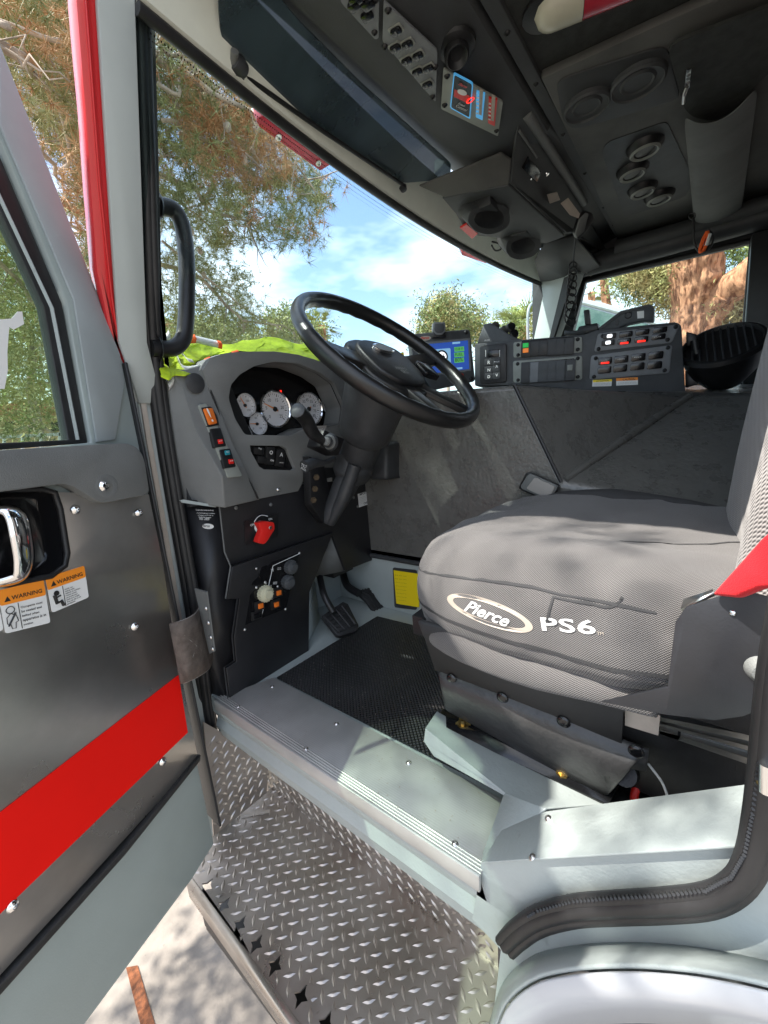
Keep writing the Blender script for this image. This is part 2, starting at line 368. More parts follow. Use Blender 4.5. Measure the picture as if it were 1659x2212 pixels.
ribs(mat('sill_alu', (.55, .545, .53), .42, .5, var=.07, vs=9, rvar=.06, speck=(55, .66, (.22, .2, .18), .6)), [0], 1500, .10, .0006)
ribs(M['mat_rubber'], [0, 1], 620, 1, .003)

# ------------------------------------------------------------------ ground
g = box('ground', (-150, -150, -1.75), (150, 300, -1.6), M['concrete'], bevel=0); g['kind'] = 'structure'
jt = poly('pavement_joint', Z(-1.6), [(272, 2090), (297, 2085), (340, 2230), (310, 2240)], .02, M['rust'], lift=.004); jt['kind'] = 'structure'

# ------------------------------------------------------------------ cab shell (the room)
def struct(o): o['kind'] = 'structure'; return o
struct(box('floor', (.425, -1.2, -.70), (2.42, 1.10, -.652), M['paint'], bevel=0))
struct(box('ceiling', (.40, -1.2, .742), (2.45, .37, .80), M['headliner'], bevel=0))
struct(box('roof_outer', (.38, -1.2, .80), (2.47, .72, .86), M['pillar'], bevel=.01))
struct(box('rear_wall', (.42, -.75, -.7), (2.4, -.70, .74), M['dash_dark'], bevel=0))
struct(box('side_wall_rear', (.40, -1.2, -1.3), (.43, -.24, .74), M['pillar'], bevel=.004))
struct(box('front_wall', (.44, 1.10, -.7), (2.38, 1.14, .10), M['paint'], bevel=0))
# tunnel side wall (painted) below the engine cover and firewall corner
struct(box('tunnel_wall', (1.05, -.7, -.652), (1.09, 1.10, -.43), M['paint'], bevel=.004))
# passenger side wall with window opening, on x = 2.35
PXw = X(2.34)
struct(poly('wall_right', PXw, [(1150, 1000), (1150, 560), (1900, 300), (1900, 900)], .06, M['dash_dark'],
     holes=[[(1205, 842), (1262, 606), (1622, 520), (1612, 690), (1606, 832)]], rnd=.0))
w = thing('passenger_window', 'far side window glass with a tree trunk behind it', 'window', W(1400, 840, PXw))
link('pane', to_mesh(prism_bm([W(*a, off(PXw, -.03)) for a in [(1200, 845), (1258, 600), (1630, 515), (1620, 690), (1610, 838)]], Vector((.004, 0, 0))), 'pane'), M['thin_glass'], w)
tube('seal', [W(*a, off(PXw, .004)) for a in [(1205, 842), (1262, 606), (1622, 520), (1612, 690), (1606, 832)]], .012, M['rubber'], w, sm=1, closed=True)

# windshield: curved glass from the dash to the header
def ws(x, t):          # t 0 bottom .. 1 top
    c = 1-((x-1.38)/.98)**2; z = -.02+t*.67
    return Vector((x, 1.0-.275*t+.07*c+.20*c*(1-t), z))
rows = [[ws(.40+1.96*i/16, j/6) for i in range(17)] for j in range(7)]
wt = thing('windshield', 'curved windshield in front of the dash, sky and trees seen through it', 'windshield', (1.38, 1.1, 0))
grid_mesh('pane', rows, M['windshield_glass'], wt)
def wline(t, dz=0, dy=0, x0=.40, x1=2.36, n=24): return [ws(x0+(x1-x0)*i/n, t)+Vector((0, dy, dz)) for i in range(n+1)]
tube('seal', wline(1.0, -.004, -.004), .010, M['rubber'], wt, sm=1, n=8)
# ceramic dot band along the top
bm = bmesh.new()
for r in range(4):
    for i in range(330):
        x = .42+1.9*(i+.5*(r % 2))/330; c = ws(x, .985-.011*r)+Vector((0, -.003, 0)); s = .0019-.00035*r
        bm.faces.new([bm.verts.new(c+Vector((a*s, b*s*.4, -b*s))) for a, b in ((-1, 0), (0, -1), (1, 0), (0, 1))])
link('dot_band', to_mesh(bm, 'dot_band'), M['gloss_black'], wt, kind='stuff')
# header: painted strip behind the glass top edge
hd = [[p for p in wline(1.0, 0, .01)], [p for p in wline(1.0, .004, -.018)], [p for p in wline(1.0, .052, -.045)], [p for p in wline(1.0, .10, -.075)], [p for p in wline(1.0, .14, .0)]]
struct(grid_mesh('windshield_header', hd, M['paint_cream'], smooth=.5))
# right A pillar
PA = plane3(W(1170, 608, X(2.33)), W(1150, 745, X(2.33)), W(1215, 640, X(2.2)))
rp = thing('right_pillar', 'green grey windshield pillar on the far side of the cab', 'pillar', W(1170, 750, PA))
poly('pillar_face', PA, [(1166, 585), (1205, 560), (1242, 590), (1190, 735), (1178, 755), (1148, 755), (1172, 640)], .05, M['paint'], rp, bevel=.004)
poly('seal', PA, [(1218, 600), (1240, 590), (1195, 732), (1186, 732)], .01, M['rubber'], rp, lift=.012)

# ------------------------------------------------------------------ left A pillar and door opening
XP = X(.42)
ap = thing('left_pillar', 'grey windshield pillar at the open door with ribbed black seal', 'pillar', (.42, .98, -.7))
G1 = Vector((.42, .938, .057)); hh = Vector((-1, .12, 0))
PUp = plane3(Vector((.42, .72, .653)), G1, G1+hh); PLo = plane3(G1, Vector((.42, .995, -.77)), G1+hh)
poly('upper_face', PUp, [(211, -60), (290, -60), (318, 740), (352, 872), (300, 872), (292, 842), (257, 737), (211, 0)], .04, M['pillar'], ap, bevel=.002)
poly('lower_face', PLo, [(292, 842), (345, 842), (352, 900), (445, 1460), (462, 1580), (474, 1590), (489, 1776), (462, 1808), (420, 1560)], .04, M['pillar'], ap, bevel=.003, lift=-.001)
poly('outer_skin', off(PUp, -.012), [(160, -60), (162, 0), (172, 120), (182, 233), (193, 400), (207, 583), (232, 700), (262, 800), (285, 790), (258, 737), (213, 0), (212, -60)], .05, M['red_paint'], ap, bevel=.008)
poly('red_bead', off(PUp, -.012), [(182, -60), (184, 0), (214, 400), (240, 640), (255, 738), (258, 742), (244, 640), (219, 400), (189, 0), (187, -60)], .006, M['red_paint'], ap, lift=.005, bevel=.002)
poly('weather_strip', PLo, [(300, 845), (312, 842), (330, 960), (352, 1085), (378, 1240), (408, 1420), (432, 1590), (424, 1592), (398, 1430), (366, 1240), (343, 1100), (318, 960)], .012, M['beige'], ap, lift=.006, bevel=.002)
sp = [(300, -40), (312, 300), (322, 560), (331, 740), (350, 900), (372, 1040), (398, 1190), (420, 1320), (438, 1460), (453, 1578)]
for k, (dx, r) in enumerate(((-11, .010), (0, .011), (9, .009))):
    pts = [W(u+dx*(1.25 if v < 700 else 1), v, off(XP, .012-.008*k)) for u, v in sp]
    tube('seal_rib', pts, r, M['rubber'], ap, n=8, sm=4)
box('hinge_gap_block', (.352, .900, -.96), (.358, 1.02, .16), M['rubber'], ap)  # strip added to stop sun leaking through the hinge gap
poly('jamb_face', X(.44), [(300, -60), (326, 30), (346, 740), (360, 830), (392, 1085), (420, 1300), (468, 1575), (440, 1575), (300, 300), (285, -60)], .006, M['rubber'], ap)

box('pillar_gap_block', (.41, .996, -1.10), (.436, 1.06, .0), M['pillar'], ap)  # box added behind the jamb to keep sun off the sill front
skn = box('cab_side_skin', (.365, 1.0, -1.30), (.405, 1.32, .02), M['pillar'], bevel=.01); tag(skn, 'grey cab side skin put in as a sun block ahead of the hinge, behind the open door', 'body panel')  # unseen body side, put in to block low sun from the step
# ------------------------------------------------------------------ sill, step, body below the door
sl_ = thing('door_sill', 'ribbed aluminium door sill plate between mat and step', 'sill', (.48, .55, -.65))
ZS = Z(-.645)
poly('plate', ZS, [(466, 1509), (590, 1463), (1096, 1731), (1036, 1893)], .007, M['sill_alu'], sl_, bevel=.0015)
a = W(466, 1509, ZS); b = W(1036, 1893, ZS)
for k in range(4):
    o_ = Vector((.004+.005*k, 0, .0004)); tube('rib', [a+o_, b+o_], .0011, M['sill_alu'], sl_, n=6, sm=1)
box('nosing', (a.x-.006, b.y, -.675), (a.x+.001, a.y, -.6445), M['sill_alu'], sl_, bevel=.002)
for u, v in [(588, 1484), (515, 1527), (727, 1564), (661, 1619), (883, 1649), (983, 1824)]: screw(ZS, u, v, sl_, .0065, M['steel'], lift=-.0015)
bp = thing('body_rocker', 'blue grey painted rocker panel under the sill', 'body panel', (.42, .6, -.78))
xb = .424
prof = [(.424, -.655), (.424, -.70), (.432, -.722), (.424, -.745), (.43, -.775), (.56, -.79)]
rows = [[Vector((x, y, z)) for y in np.linspace(.975, .12, 14)] for x, z in prof]
grid_mesh('panel', rows, M['paint'], bp, smooth=.3)
# tread plate: step, riser, front side wall, all with raised lozenges
def lozenges(fr, poly2, pitch=.0315, L=.0135, Wd=.0042, H=.0024, jitter=0):
    """raised tread bars inside poly2 (2D in frame)"""
    bm = bmesh.new()
    xs = [p[0] for p in poly2]; ys = [p[1] for p in poly2]
    def inside(x, y):
        c = False; n = len(poly2)
        for i in range(n):
            (x1, y1), (x2, y2) = poly2[i], poly2[(i+1) % n]
            if (y1 > y) != (y2 > y) and x < (x2-x1)*(y-y1)/(y2-y1)+x1: c = not c
        return c
    i0, i1 = int(min(xs)/pitch)-1, int(max(xs)/pitch)+1; j0, j1 = int(min(ys)/pitch)-1, int(max(ys)/pitch)+1
    for i in range(i0*2, i1*2):
        for j in range(j0*2, j1*2):
            if (i+j) % 2: continue
            cx, cy = i*pitch/2, j*pitch/2
            if not (inside(cx-.008, cy-.008) and inside(cx+.008, cy+.008) and inside(cx-.008, cy+.008) and inside(cx+.008, cy-.008)): continue
            a = math.radians(45 if i % 2 else -45)
            d = Vector((math.cos(a), math.sin(a))); e = Vector((-d.y, d.x))
            P = lambda s, t, h: fr.o+fr.ex*(cx+d.x*s+e.x*t)+fr.ey*(cy+d.y*s+e.y*t)+fr.ez*h
            vs = [bm.verts.new(P(*q)) for q in ((-L, 0, 0), (-L*.25, -Wd, 0), (L*.25, -Wd, 0), (L, 0, 0), (L*.25, Wd, 0), (-L*.25, Wd, 0), (-L*.55, 0, H), (0, -Wd*.35, H*1.1), (L*.55, 0, H), (0, Wd*.35, H*1.1))]
            for f in ((0, 1, 6), (1, 7, 6), (1, 2, 7), (2, 8, 7), (2, 3, 8), (3, 4, 8), (4, 9, 8), (4, 5, 9), (5, 6, 9), (5, 0, 6), (6, 7, 8, 9)): bm.faces.new([vs[q] for q in f])
    return bm
def tread(name, p, px, parent, q0, q1, th=.004, holes=()):
    o = poly(name, p, px, th, M['tread'], parent, bevel=0, holes=holes)
    fr = Fr(p, q0, q1); l2 = []
    for u, v in px: d = W(u, v, p)-fr.o; l2.append((d.dot(fr.ex), d.dot(fr.ey)))
    bm = lozenges(fr, l2)
    if holes:                     # keep the lozenges off the drain holes
        cs = [sum((W(*q, p) for q in h), Vector())/len(h) for h in holes]
        dead = [v for v in bm.verts if any((v.co-c).length < .021 for c in cs)]
        bmesh.ops.delete(bm, geom=dead, context='VERTS')
    link('tread_pattern', to_mesh(bm, 'tread_pattern', .2), M['tread'], parent, kind='stuff'); return o
st = thing('entry_step', 'diamond tread plate step with a row of star shaped drain holes', 'step', (.40, .5, -1.07))
ZT = Z(-1.07)
A = (574, 1713)
stars = []
for cu, cv, s in [(447, 1914, 11), (484, 1955, 13), (518, 1997, 14), (554, 2039, 15), (594, 2086, 17), (650, 2153, 18), (704, 2212, 20)]:
    c = W(cu, cv, ZT); h = []
    for k in range(8):
        r = (.019 if k % 4 == 0 else .0165) if k % 2 == 0 else .0082; a_ = math.pi/4*k+.25
        h.append(c+Vector((math.cos(a_), math.sin(a_), 0))*r)
    stars.append(h)
oz = -1.07
ptsS = [W(*q, ZT) for q in [(574, 1713), (404, 1848), (414, 1893)]]+[Vector((.262, .10, oz)), Vector((.560, .10, oz))]
ptsS[0] = W(574, 1713, ZT); ptsS[0].x = .560
stp = link('plate', to_mesh(prism_bm(ptsS, Vector((0, 0, -.004)), 0, stars), 'plate'), M['tread'], st)
fr = Fr(ZT, (574, 1713), (1033, 2073)); l2 = [((p-fr.o).dot(fr.ex), (p-fr.o).dot(fr.ey)) for p in ptsS]
bm = lozenges(fr, l2); cs = [sum(h, Vector())/8 for h in stars]
dead = [v for v in bm.verts if any((v.co-c).length < .021 for c in cs)]; bmesh.ops.delete(bm, geom=dead, context='VERTS')
link('tread_pattern', to_mesh(bm, 'tread_pattern', .2), M['tread'], st, kind='stuff')
# folded front lip of the step
p0, p1 = ptsS[2], ptsS[3]
mesh('lip', [p0, p1, p1+Vector((-.012, 0, -.008)), p0+Vector((-.012, 0, -.008)), p0+Vector((-.012, 0, -.05)), p1+Vector((-.012, 0, -.05))], [(0, 1, 2, 3), (3, 2, 5, 4)], M['tread'], st, solid=.003)
box('tray', (.285, .12, -1.25), (.55, .94, -1.22), M['black'], st)  # black sheet under the step, stands in for shade inside the star holes
box('dark_backing_wall', (.28, .12, -1.22), (.284, .93, -1.10), M['black'], st)
poly('pale_mark', ZT, [(520, 1757), (582, 1748), (584, 1755), (522, 1767)], .0005, M['beige'], st, lift=.0022)  # thin pale sliver laid on the step plate
tread('riser', X(.556), [(560, 1640), (1075, 2010), (1078, 2230), (1033, 2230), (1033, 2078), (574, 1713)], st, A, (1033, 2073))
tread('front_wall', Y(.962), [(440, 1560), (580, 1640), (576, 1713), (462, 1806)], st, (576, 1713), (462, 1806))
pan = thing('rear_body_panel', 'light blue grey body panel over the wheel arch, sunlit', 'body panel', (.42, 0, -.8))
PU = plane3(W(1040, 1862, X(.42)), W(1610, 1825, X(.42)), W(1180, 1752, X(.50)))
poly('upper_panel', PU, [(1040, 1862), (1092, 1779), (1180, 1752), (1660, 1687), (1800, 1660), (1800, 1812), (1610, 1825)], .003, M['paint'], pan, lift=.002, bevel=.001)
XL = X(.424)
poly('lower_panel', XL, [(1036, 1896), (1040, 1858), (1600, 1822), (1900, 1800), (1900, 2130), (1500, 2110), (1250, 2098), (1160, 2120), (1095, 2170), (1070, 2240), (1060, 2240), (1082, 2052), (1020, 1985)], .02, M['paint'], pan, bevel=.0)
for u, v in [(1184, 1768), (1150, 1852), (1629, 1697)]: screw(PU, u, v, pan, .0055, M['steel'], lift=.002)
# wheel arch: bulging painted flare then a bright lip
arch = [(1062, 2260), (1092, 2175), (1150, 2122), (1230, 2100), (1350, 2092), (1480, 2100), (1600, 2120), (1720, 2150)]
r0 = [W(u, v-48, X(.423)) for u, v in arch]; r1 = [W(u, v-22, X(.40)) for u, v in arch]; r2 = [W(u, v, X(.375)) for u, v in arch]; r3 = [W(u, v+6, X(.372)) for u, v in arch]
fen = thing('wheel_arch', 'white lipped wheel arch flare at the lower right', 'fender', (.38, 0, -.9))
grid_mesh('flare', [spline(r, 4) for r in (r0, r1, r2)], M['paint'], fen, solid=.004)
r4 = [W(u+12, v+62, X(.385)) for u, v in arch]; r5 = [W(u+26, v+110, X(.40)) for u, v in arch]; r6 = [p+Vector((.12, 0, -.01)) for p in r5]
grid_mesh('lip', [spline(r, 4) for r in (r3, r4, r5, r6)], M['van_white'], fen, solid=.003)
poly('arch_liner', X(.52), [(1000, 2150), (1800, 2100), (1800, 2400), (1000, 2400)], .02, M['black'], fen)
# door opening seal, lower right
gp = [(1088, 2042), (1120, 2010), (1165, 1982), (1240, 1962), (1330, 1955), (1430, 1950), (1530, 1938), (1590, 1905), (1622, 1850), (1640, 1760), (1654, 1640), (1674, 1450), (1720, 1200)]
gs = thing('door_seal', 'black rubber door seal curving up the lower right', 'seal', W(1300, 1980, X(.40)))
bq = bmesh.new()
for i in range(110):
    t = i/110*(len(gp)-3); k0 = int(t); f = t-k0; u = gp[k0][0]*(1-f)+gp[k0+1][0]*f; v = gp[k0][1]*(1-f)+gp[k0+1][1]*f; a_ = Vector((gp[k0+1][0]-gp[k0][0], gp[k0+1][1]-gp[k0][1])).normalized()
    if i < 18: continue
    q0_ = W(u-a_.y*(-14), v+a_.x*(-14), off(X(.42), .020)); q1_ = W(u-a_.y*(-29)+rng.normal()*1.0, v+a_.x*(-29)+rng.normal()*1.2, off(X(.42), .006)); tube_bm([q0_, q1_], .0017, 5, bq)
link('lip_teeth', to_mesh(bq, 'lip_teeth'), M['rubber'], gs)
for k, (dv, r, dx) in enumerate(((-14, .0075, .012), (4, .010, .012), (24, .0085, .010))):
    pts = []
    for i, (u, v) in enumerate(gp):
        a_ = Vector((gp[min(i+1, len(gp)-1)][0]-gp[max(i-1, 0)][0], gp[min(i+1, len(gp)-1)][1]-gp[max(i-1, 0)][1])).normalized()
        pts.append(W(u-a_.y*dv, v+a_.x*dv, off(X(.42), dx)))
    tube('seal_rib', pts, [r*.8]+[r]*(len(pts)-1), M['rubber'], gs, n=8, sm=5)
latch = thing('latch_striker', 'chrome door striker knob at the right edge above the seal', 'striker', W(1650, 1680, X(.40)))
tube('post', [W(1656, 1650, X(.395)), W(1655, 1710, X(.395))], .005, M['chrome'], latch, sm=1, n=14)
tube('rivet', [W(1641, 1690, X(.405)), W(1648, 1690, X(.40))], .004, M['brass'], latch, sm=1)

# ------------------------------------------------------------------ floor mat and seat platform
mt = poly('floor_mat', Z(-.648), [(598, 1463), (815, 1331), (1500, 1500), (1500, 1800), (1096, 1736), (1093, 1715)], .004, M['mat_rubber'], lift=.004)
tag(mt, 'black ribbed rubber mat on the cab floor by the pedals', 'floor mat')
pf = thing('seat_riser', 'blue grey painted seat riser box beside the sill', 'seat riser', (.6, .25, -.65))
t0, t1 = W(922, 1578, Z(-.585)), W(1200, 1740, Z(-.565)); 
pm('housing', [(943, 1540, X(.62)), (1308, 1742, X(.60)), (1180, 1752, X(.50)), (1096, 1716, X(.515)), (920, 1575, X(.555)), (918, 1600, X(.55)), (940, 1632, X(.55)), (1093, 1719, X(.51)), (1090, 1781, X(.50)), (1040, 1862, X(.44))],
   [(0, 1, 2, 3, 4), (4, 3, 7, 6, 5), (3, 2, 9, 8, 7)], M['paint'], pf, solid=.004, bevel=.006, smooth=.3)
PT = plane3(W(950, 1545, X(.61)), W(1300, 1738, X(.60)), W(1200, 1705, X(.56)))
pm('tray', [(940, 1572, X(.580)), (957, 1536, X(.64)), (1370, 1650, X(.68)), (1312, 1742, X(.597))], [(0, 1, 2, 3)], M['gloss_black'], pf, solid=.006)
o = box('tray_floor', (.60, -.35, -.66), (1.04, .30, -.62), M['black'], pf)
for u, v in [(1000, 1562), (1215, 1668)]:
    bo = lathe('bolt', [(0, .018), (.0075, .018), (.0075, .008), (.0115, .008), (.0115, .003), (.016, .003), (.016, 0)], W(u, v+8, X(.61)), (0, 0, 1), M['brass'], pf, 8, .3)

bmq = bmesh.new()
for k in range(260):
    if k % 2: x, y, z = rng.uniform(.58, .98), rng.uniform(.35, .88), -.6425
    else: x, y, z = rng.uniform(.43, .56), rng.uniform(.24, .92), -.6435
    a_ = rng.uniform(0, 6.3); l_ = rng.uniform(.0006, .0028); w_ = rng.uniform(.0004, .001); d_ = Vector((math.cos(a_), math.sin(a_), 0)); e_ = Vector((-d_.y, d_.x, 0)); c_ = Vector((x, y, z))
    bmq.faces.new([bmq.verts.new(c_+d_*l_*i+e_*w_*j+Vector((0, 0, .0006*h))) for i, j, h in ((-1, 0, 0), (0, -1, 1), (1, 0, 0), (0, 1, 1))])
dbr = link('floor_debris', to_mesh(bmq, 'floor_debris'), M['beige'], None, kind='stuff', label='pale grit and leaf bits on the sill and floor mat', category='debris')
# ------------------------------------------------------------------ driver seat
seat = thing('driver_seat', 'grey woven driver seat with an embroidered logo on its side', 'seat', (.8, .15, -.6))
def cush():
    # (y, x-left, side bottom z, side mid z, seam z, top-left z, top mid z, x right)
    S = [(.455, .69, -.36, -.33, -.305, -.275, -.262, .95), (.43, .60, -.365, -.33, -.29, -.24, -.225, 1.0), (.36, .545, -.365, -.32, -.272, -.212, -.20, 1.04), (.27, .527, -.368, -.32, -.256, -.2, -.205, 1.05),
         (.18, .522, -.37, -.32, -.248, -.2, -.215, 1.05), (.09, .522, -.368, -.32, -.25, -.205, -.22, 1.05), (.01, .528, -.355, -.31, -.255, -.21, -.222, 1.05), (-.06, .54, -.34, -.30, -.26, -.22, -.225, 1.05), (-.14, .55, -.34, -.3, -.26, -.22, -.225, 1.05)]
    rows = []
    for y, xl, zb, zm, zs, zt, zc, xr in S:
        w_ = xr-xl
        rows.append([Vector(p) for p in ((xl+.05, y, zb), (xl+.012, y, zb+.003), (xl, y, zm), (xl+.006, y, zs), (xl+.03, y, zt-.008), (xl+.085, y, zt+.012), (xl+.15, y, zt+.002), (xl+w_*.5, y, zc), (xr-.13, y, zt-.002), (xr-.07, y, zt+.012), (xr-.02, y, zt+.002), (xr, y, zs), (xr, y, zb))])
    return rows
o = grid_mesh('cushion', cush(), M['seat_weave'], seat, sub=3, smooth=3)
for i in range(1):
    tx = bpy.data.textures.new('wr', 'CLOUDS'); tx.noise_scale = .10; d = o.modifiers.new('d', 'DISPLACE'); d.texture = tx; d.strength = .012; d.mid_level = .5; d.texture_coords = 'LOCAL'; t2 = bpy.data.textures.new('wr2', 'CLOUDS'); t2.noise_scale = .035; t2.noise_depth = 3; d2 = o.modifiers.new('d2', 'DISPLACE'); d2.texture = t2; d2.strength = .0045; d2.mid_level = .5; d2.texture_coords = 'LOCAL'
# front cap closes the nose
# bolster on the far side, darker smooth cloth
tube('far_bolster', [Vector(p) for p in ((1.0, .36, -.245), (1.01, .26, -.232), (1.01, .15, -.228), (1.01, .02, -.24), (1.0, -.08, -.25))], [.02, .042, .048, .042, .03], M['seat_side'], seat, n=12, sm=6)
# piping seams
def seam(pts, name='seam', r=.0016, m='thread'): tube(name, [Vector(p) for p in pts], r, M[m], seat, n=5, sm=5)
seam([(.605, .437, -.268), (.555, .38, -.256), (.531, .29, -.241), (.525, .2, -.234), (.524, .1, -.236), (.529, .03, -.240)], m='seat_side', r=.0022)
seam([(.60, .432, -.335), (.542, .36, -.330), (.520, .27, -.328), (.515, .18, -.328), (.515, .09, -.328), (.522, .01, -.318)], m='seat_side', r=.003)
seam([W(1190, 1288, X(.523)), W(1184, 1312, X(.521)), W(1178, 1346, X(.521))], r=.0016, m='seat_side')
seam([W(1190, 1288, X(.523)), W(1250, 1300, X(.523)), W(1310, 1313, X(.523)), W(1335, 1300, X(.524)), W(1346, 1284, X(.526))], r=.0016, m='seat_side')
seam([W(1082, 1215, X(.70)), W(1080, 1180, X(.75)), W(1090, 1150, X(.82)), W(1112, 1132, X(.9))], r=.0018, m='seat_side')
seam([W(1112, 1132, Z(-.21)), W(1260, 1165, Z(-.21)), W(1420, 1172, Z(-.21)), W(1600, 1165, Z(-.215))], r=.0018, m='seat_side')
# lower skirt of the cover
rows = []
for y, x in ((.44, .64), (.40, .575), (.34, .545), (.26, .532), (.17, .528), (.09, .53), (.02, .535)):
    zb = -.40 if y > .1 else -.385
    rows.append([Vector((x+.012, y, -.352)), Vector((x+.002, y, -.365)), Vector((x+.001, y, -.385)), Vector((x+.006, y, zb-.004))])
grid_mesh('cover_skirt', rows, M['seat_weave'], seat, sub=1, solid=.003)
XS = X(.519)
# embroidered oval and lettering on the side
def oval(name, p, cu, cv, du, dv, rin, m, parent, sq=.34, th=.0012, lift=.001, tilt=None):
    fr = Fr(p, (cu, cv), (cu+du, cv+dv)); R_ = (W(cu+du, cv+dv, p)-fr.o).length; n = 40
    outer = [fr.o+fr.ex*R_*math.cos(t)+fr.ey*R_*sq*math.sin(t)+fr.ez*lift for t in np.linspace(0, 2*math.pi, n, endpoint=False)]
    hs = []
    if rin: hs = [[fr.o+fr.ex*R_*(rin+.03)*math.cos(t)+fr.ey*R_*sq*rin*.86*math.sin(t)+fr.ez*lift for t in np.linspace(0, 2*math.pi, n, endpoint=False)]]
    return link(name, to_mesh(prism_bm(outer, -p[1]*th, 0, hs), name), m, parent)
PL_ = plane3(Vector((.5185, .33, -.29)), Vector((.514, .22, -.29)), Vector((.5115, .27, -.32)))
PL_ = off(PL_, .004)
oval('logo', PL_, 1052, 1322, 99, 35, .82, M['beige'], seat, sq=.28)
text('Pierce', PL_, (1002, 1318), (1098, 1356), M['white'], seat, shear=.5, hf=.95, lift=.002, name='logo_lettering')
PL2 = off(plane3(Vector((.513, .2, -.30)), Vector((.5135, .08, -.30)), Vector((.511, .14, -.33))), .006)
text('PS6', PL2, (1171, 1361), (1288, 1370), M['white'], seat, hf=.55, sp=1.05, lift=.002, name='logo_lettering')
text('TM', PL2, (1290, 1371), (1304, 1372), M['beige'], seat, name='logo_lettering')
# press the embroidery and seams onto the cushion
from mathutils.bvhtree import BVHTree
bpy.context.view_layer.update(); dg = bpy.context.evaluated_depsgraph_get()
cush_o = [o for o in seat.children if o.name.startswith('cushion')][0]; ev = cush_o.evaluated_get(dg); em = ev.to_mesh()
bvh = BVHTree.FromPolygons([v.co.copy() for v in em.vertices], [tuple(p.vertices) for p in em.polygons]); ev.to_mesh_clear()
for o_ in seat.children:
    if o_.name.startswith(('logo', 'lettering')):
        cs_ = [v.co for v in o_.data.vertices]; far = max(c.length for c in cs_)
        for v in o_.data.vertices:
            d_ = v.co.normalized(); h_ = bvh.ray_cast(Vector((0, 0, 0)), d_)
            if h_[0] is not None: v.co = h_[0]-d_*(.0012 if 'lettering' in o_.name else .0008)
    elif o_.name.startswith('seam'):
        for v in o_.data.vertices:
            h_ = bvh.find_nearest(v.co)
            if h_[0] is not None: v.co = h_[0]+(v.co-h_[0]).normalized()*.0012
# seat back
bk = []
for z, yf in ((-.24, -.045), (-.18, -.05), (-.10, -.055), (0, -.066), (.08, -.075), (.2, -.09), (.32, -.10), (.44, -.112), (.50, -.125)):
    w8 = .0 if z < .4 else (.03 if z < .48 else .10)
    bk.append([Vector((p[0]+(w8 if p[0] < .8 else -w8)*1.0, p[1]-w8*.3, p[2])) for p in ((.60, yf-.15, z), (.56, yf-.14, z), (.545, yf-.08, z), (.55, yf-.015, z), (.59, yf+.012, z), (.66, yf+.005, z), (.8, yf-.012, z), (.93, yf+.005, z), (1.0, yf+.012, z), (1.04, yf-.02, z), (1.04, yf-.1, z), (1.0, yf-.15, z), (.60, yf-.15, z))])
grid_mesh('backrest', bk, M['seat_back_weave'], seat, sub=2, smooth=3)
# base: black skirt, snapped leather boot, side shield, slide rails
pm('base_skirt', [(918, 1340, X(.56)), (1450, 1478, X(.56)), (1348, 1526, X(.585)), (1345, 1595, X(.60)), (1150, 1520, X(.60)), (945, 1440, X(.60)), (925, 1370, X(.58)), (870, 1250, X(.66)), (900, 1330, X(.64))],
   [(0, 1, 2, 5, 6), (2, 3, 4, 5), (8, 0, 6)], M['seat_side'], seat, solid=.01, smooth=.3)
box('seat_pan', (.58, -.2, -.40), (1.03, .42, -.36), M['black'], seat)
box('suspension', (.64, -.2, -.60), (1.0, .33, -.40), M['black'], seat)
top = [(943, 1440), (1080, 1490), (1220, 1543), (1320, 1585), (1402, 1616)]; bot = [(962, 1532), (1040, 1575), (1140, 1632), (1250, 1690), (1312, 1718)]
rows = []
for t in np.linspace(0, 1, 7):
    rr = []
    for (a_, b_) in zip(top, bot): rr.append(W(a_[0]+(b_[0]-a_[0])*t, a_[1]+(b_[1]-a_[1])*t, X(.598-.022*math.sin(math.pi*t)**1+.012*t)))
    rows.append(spline(rr, 4))
grid_mesh('leather_boot', rows, M['boot'], seat, sub=1, solid=.004, smooth=3)
pm('boot_tail', [(1300, 1600, X(.594)), (1402, 1616, X(.594)), (1397, 1664, X(.59)), (1340, 1654, X(.585)), (1322, 1662, X(.585)), (1313, 1690, X(.59)), (1290, 1660, X(.588))], [(0, 1, 2, 3, 4, 5, 6)], M['boot'], seat, solid=.004)
tube('boot_tube', [W(1348, 1672, X(.60)), W(1372, 1664, X(.75))], .017, M['black'], seat, n=18, sm=1)
for u, v in [(975, 1467), (1085, 1508), (1217, 1560), (1374, 1624), (1302, 1522)]:
    lathe('snap', [(0, .003), (.006, .003), (.0095, .0015), (.0105, 0)], W(u, v, X(.586)), (-1, 0, 0), M['gloss_black'], seat, 16)
XSh = X(.512)
poly('side_shield', XSh, [(1459, 1345), (1483, 1312), (1600, 1275), (1700, 1300), (1700, 1512), (1605, 1548), (1544, 1557), (1440, 1545), (1298, 1517), (1442, 1484)], .004, M['shield'], seat, bevel=.001)  # pointed front tip is the edge of a sunlit patch put into the outline
lathe('shield_knob', [(0, .012), (.009, .011), (.013, .006), (.015, 0)], W(1648, 1447, XSh), (-1, 0, 0), M['dash_grey'], seat)
screw(XSh, 1583, 1324, seat, .0035, M['chrome'])
pm('recline_bracket', [(1475, 1322, X(.53)), (1482, 1300, X(.54)), (1545, 1278, X(.54)), (1548, 1285, X(.53))], [(0, 1, 2, 3)], M['steel'], seat, solid=.004)
poly('slide_cover', X(.60), [(1350, 1530), (1426, 1546), (1422, 1589), (1350, 1567)], .004, M['beige'], seat)
for k, (v0, v1, w_) in enumerate(((1549, 1592, 8), (1563, 1617, 5), (1576, 1645, 9))):
    poly('slide_rail', X(.62), [(1425, v0), (1660, v0+(v1-v0)*1.1), (1660, v0+(v1-v0)*1.1+w_+6), (1425, v0+w_)], .02, M['steel'], seat)
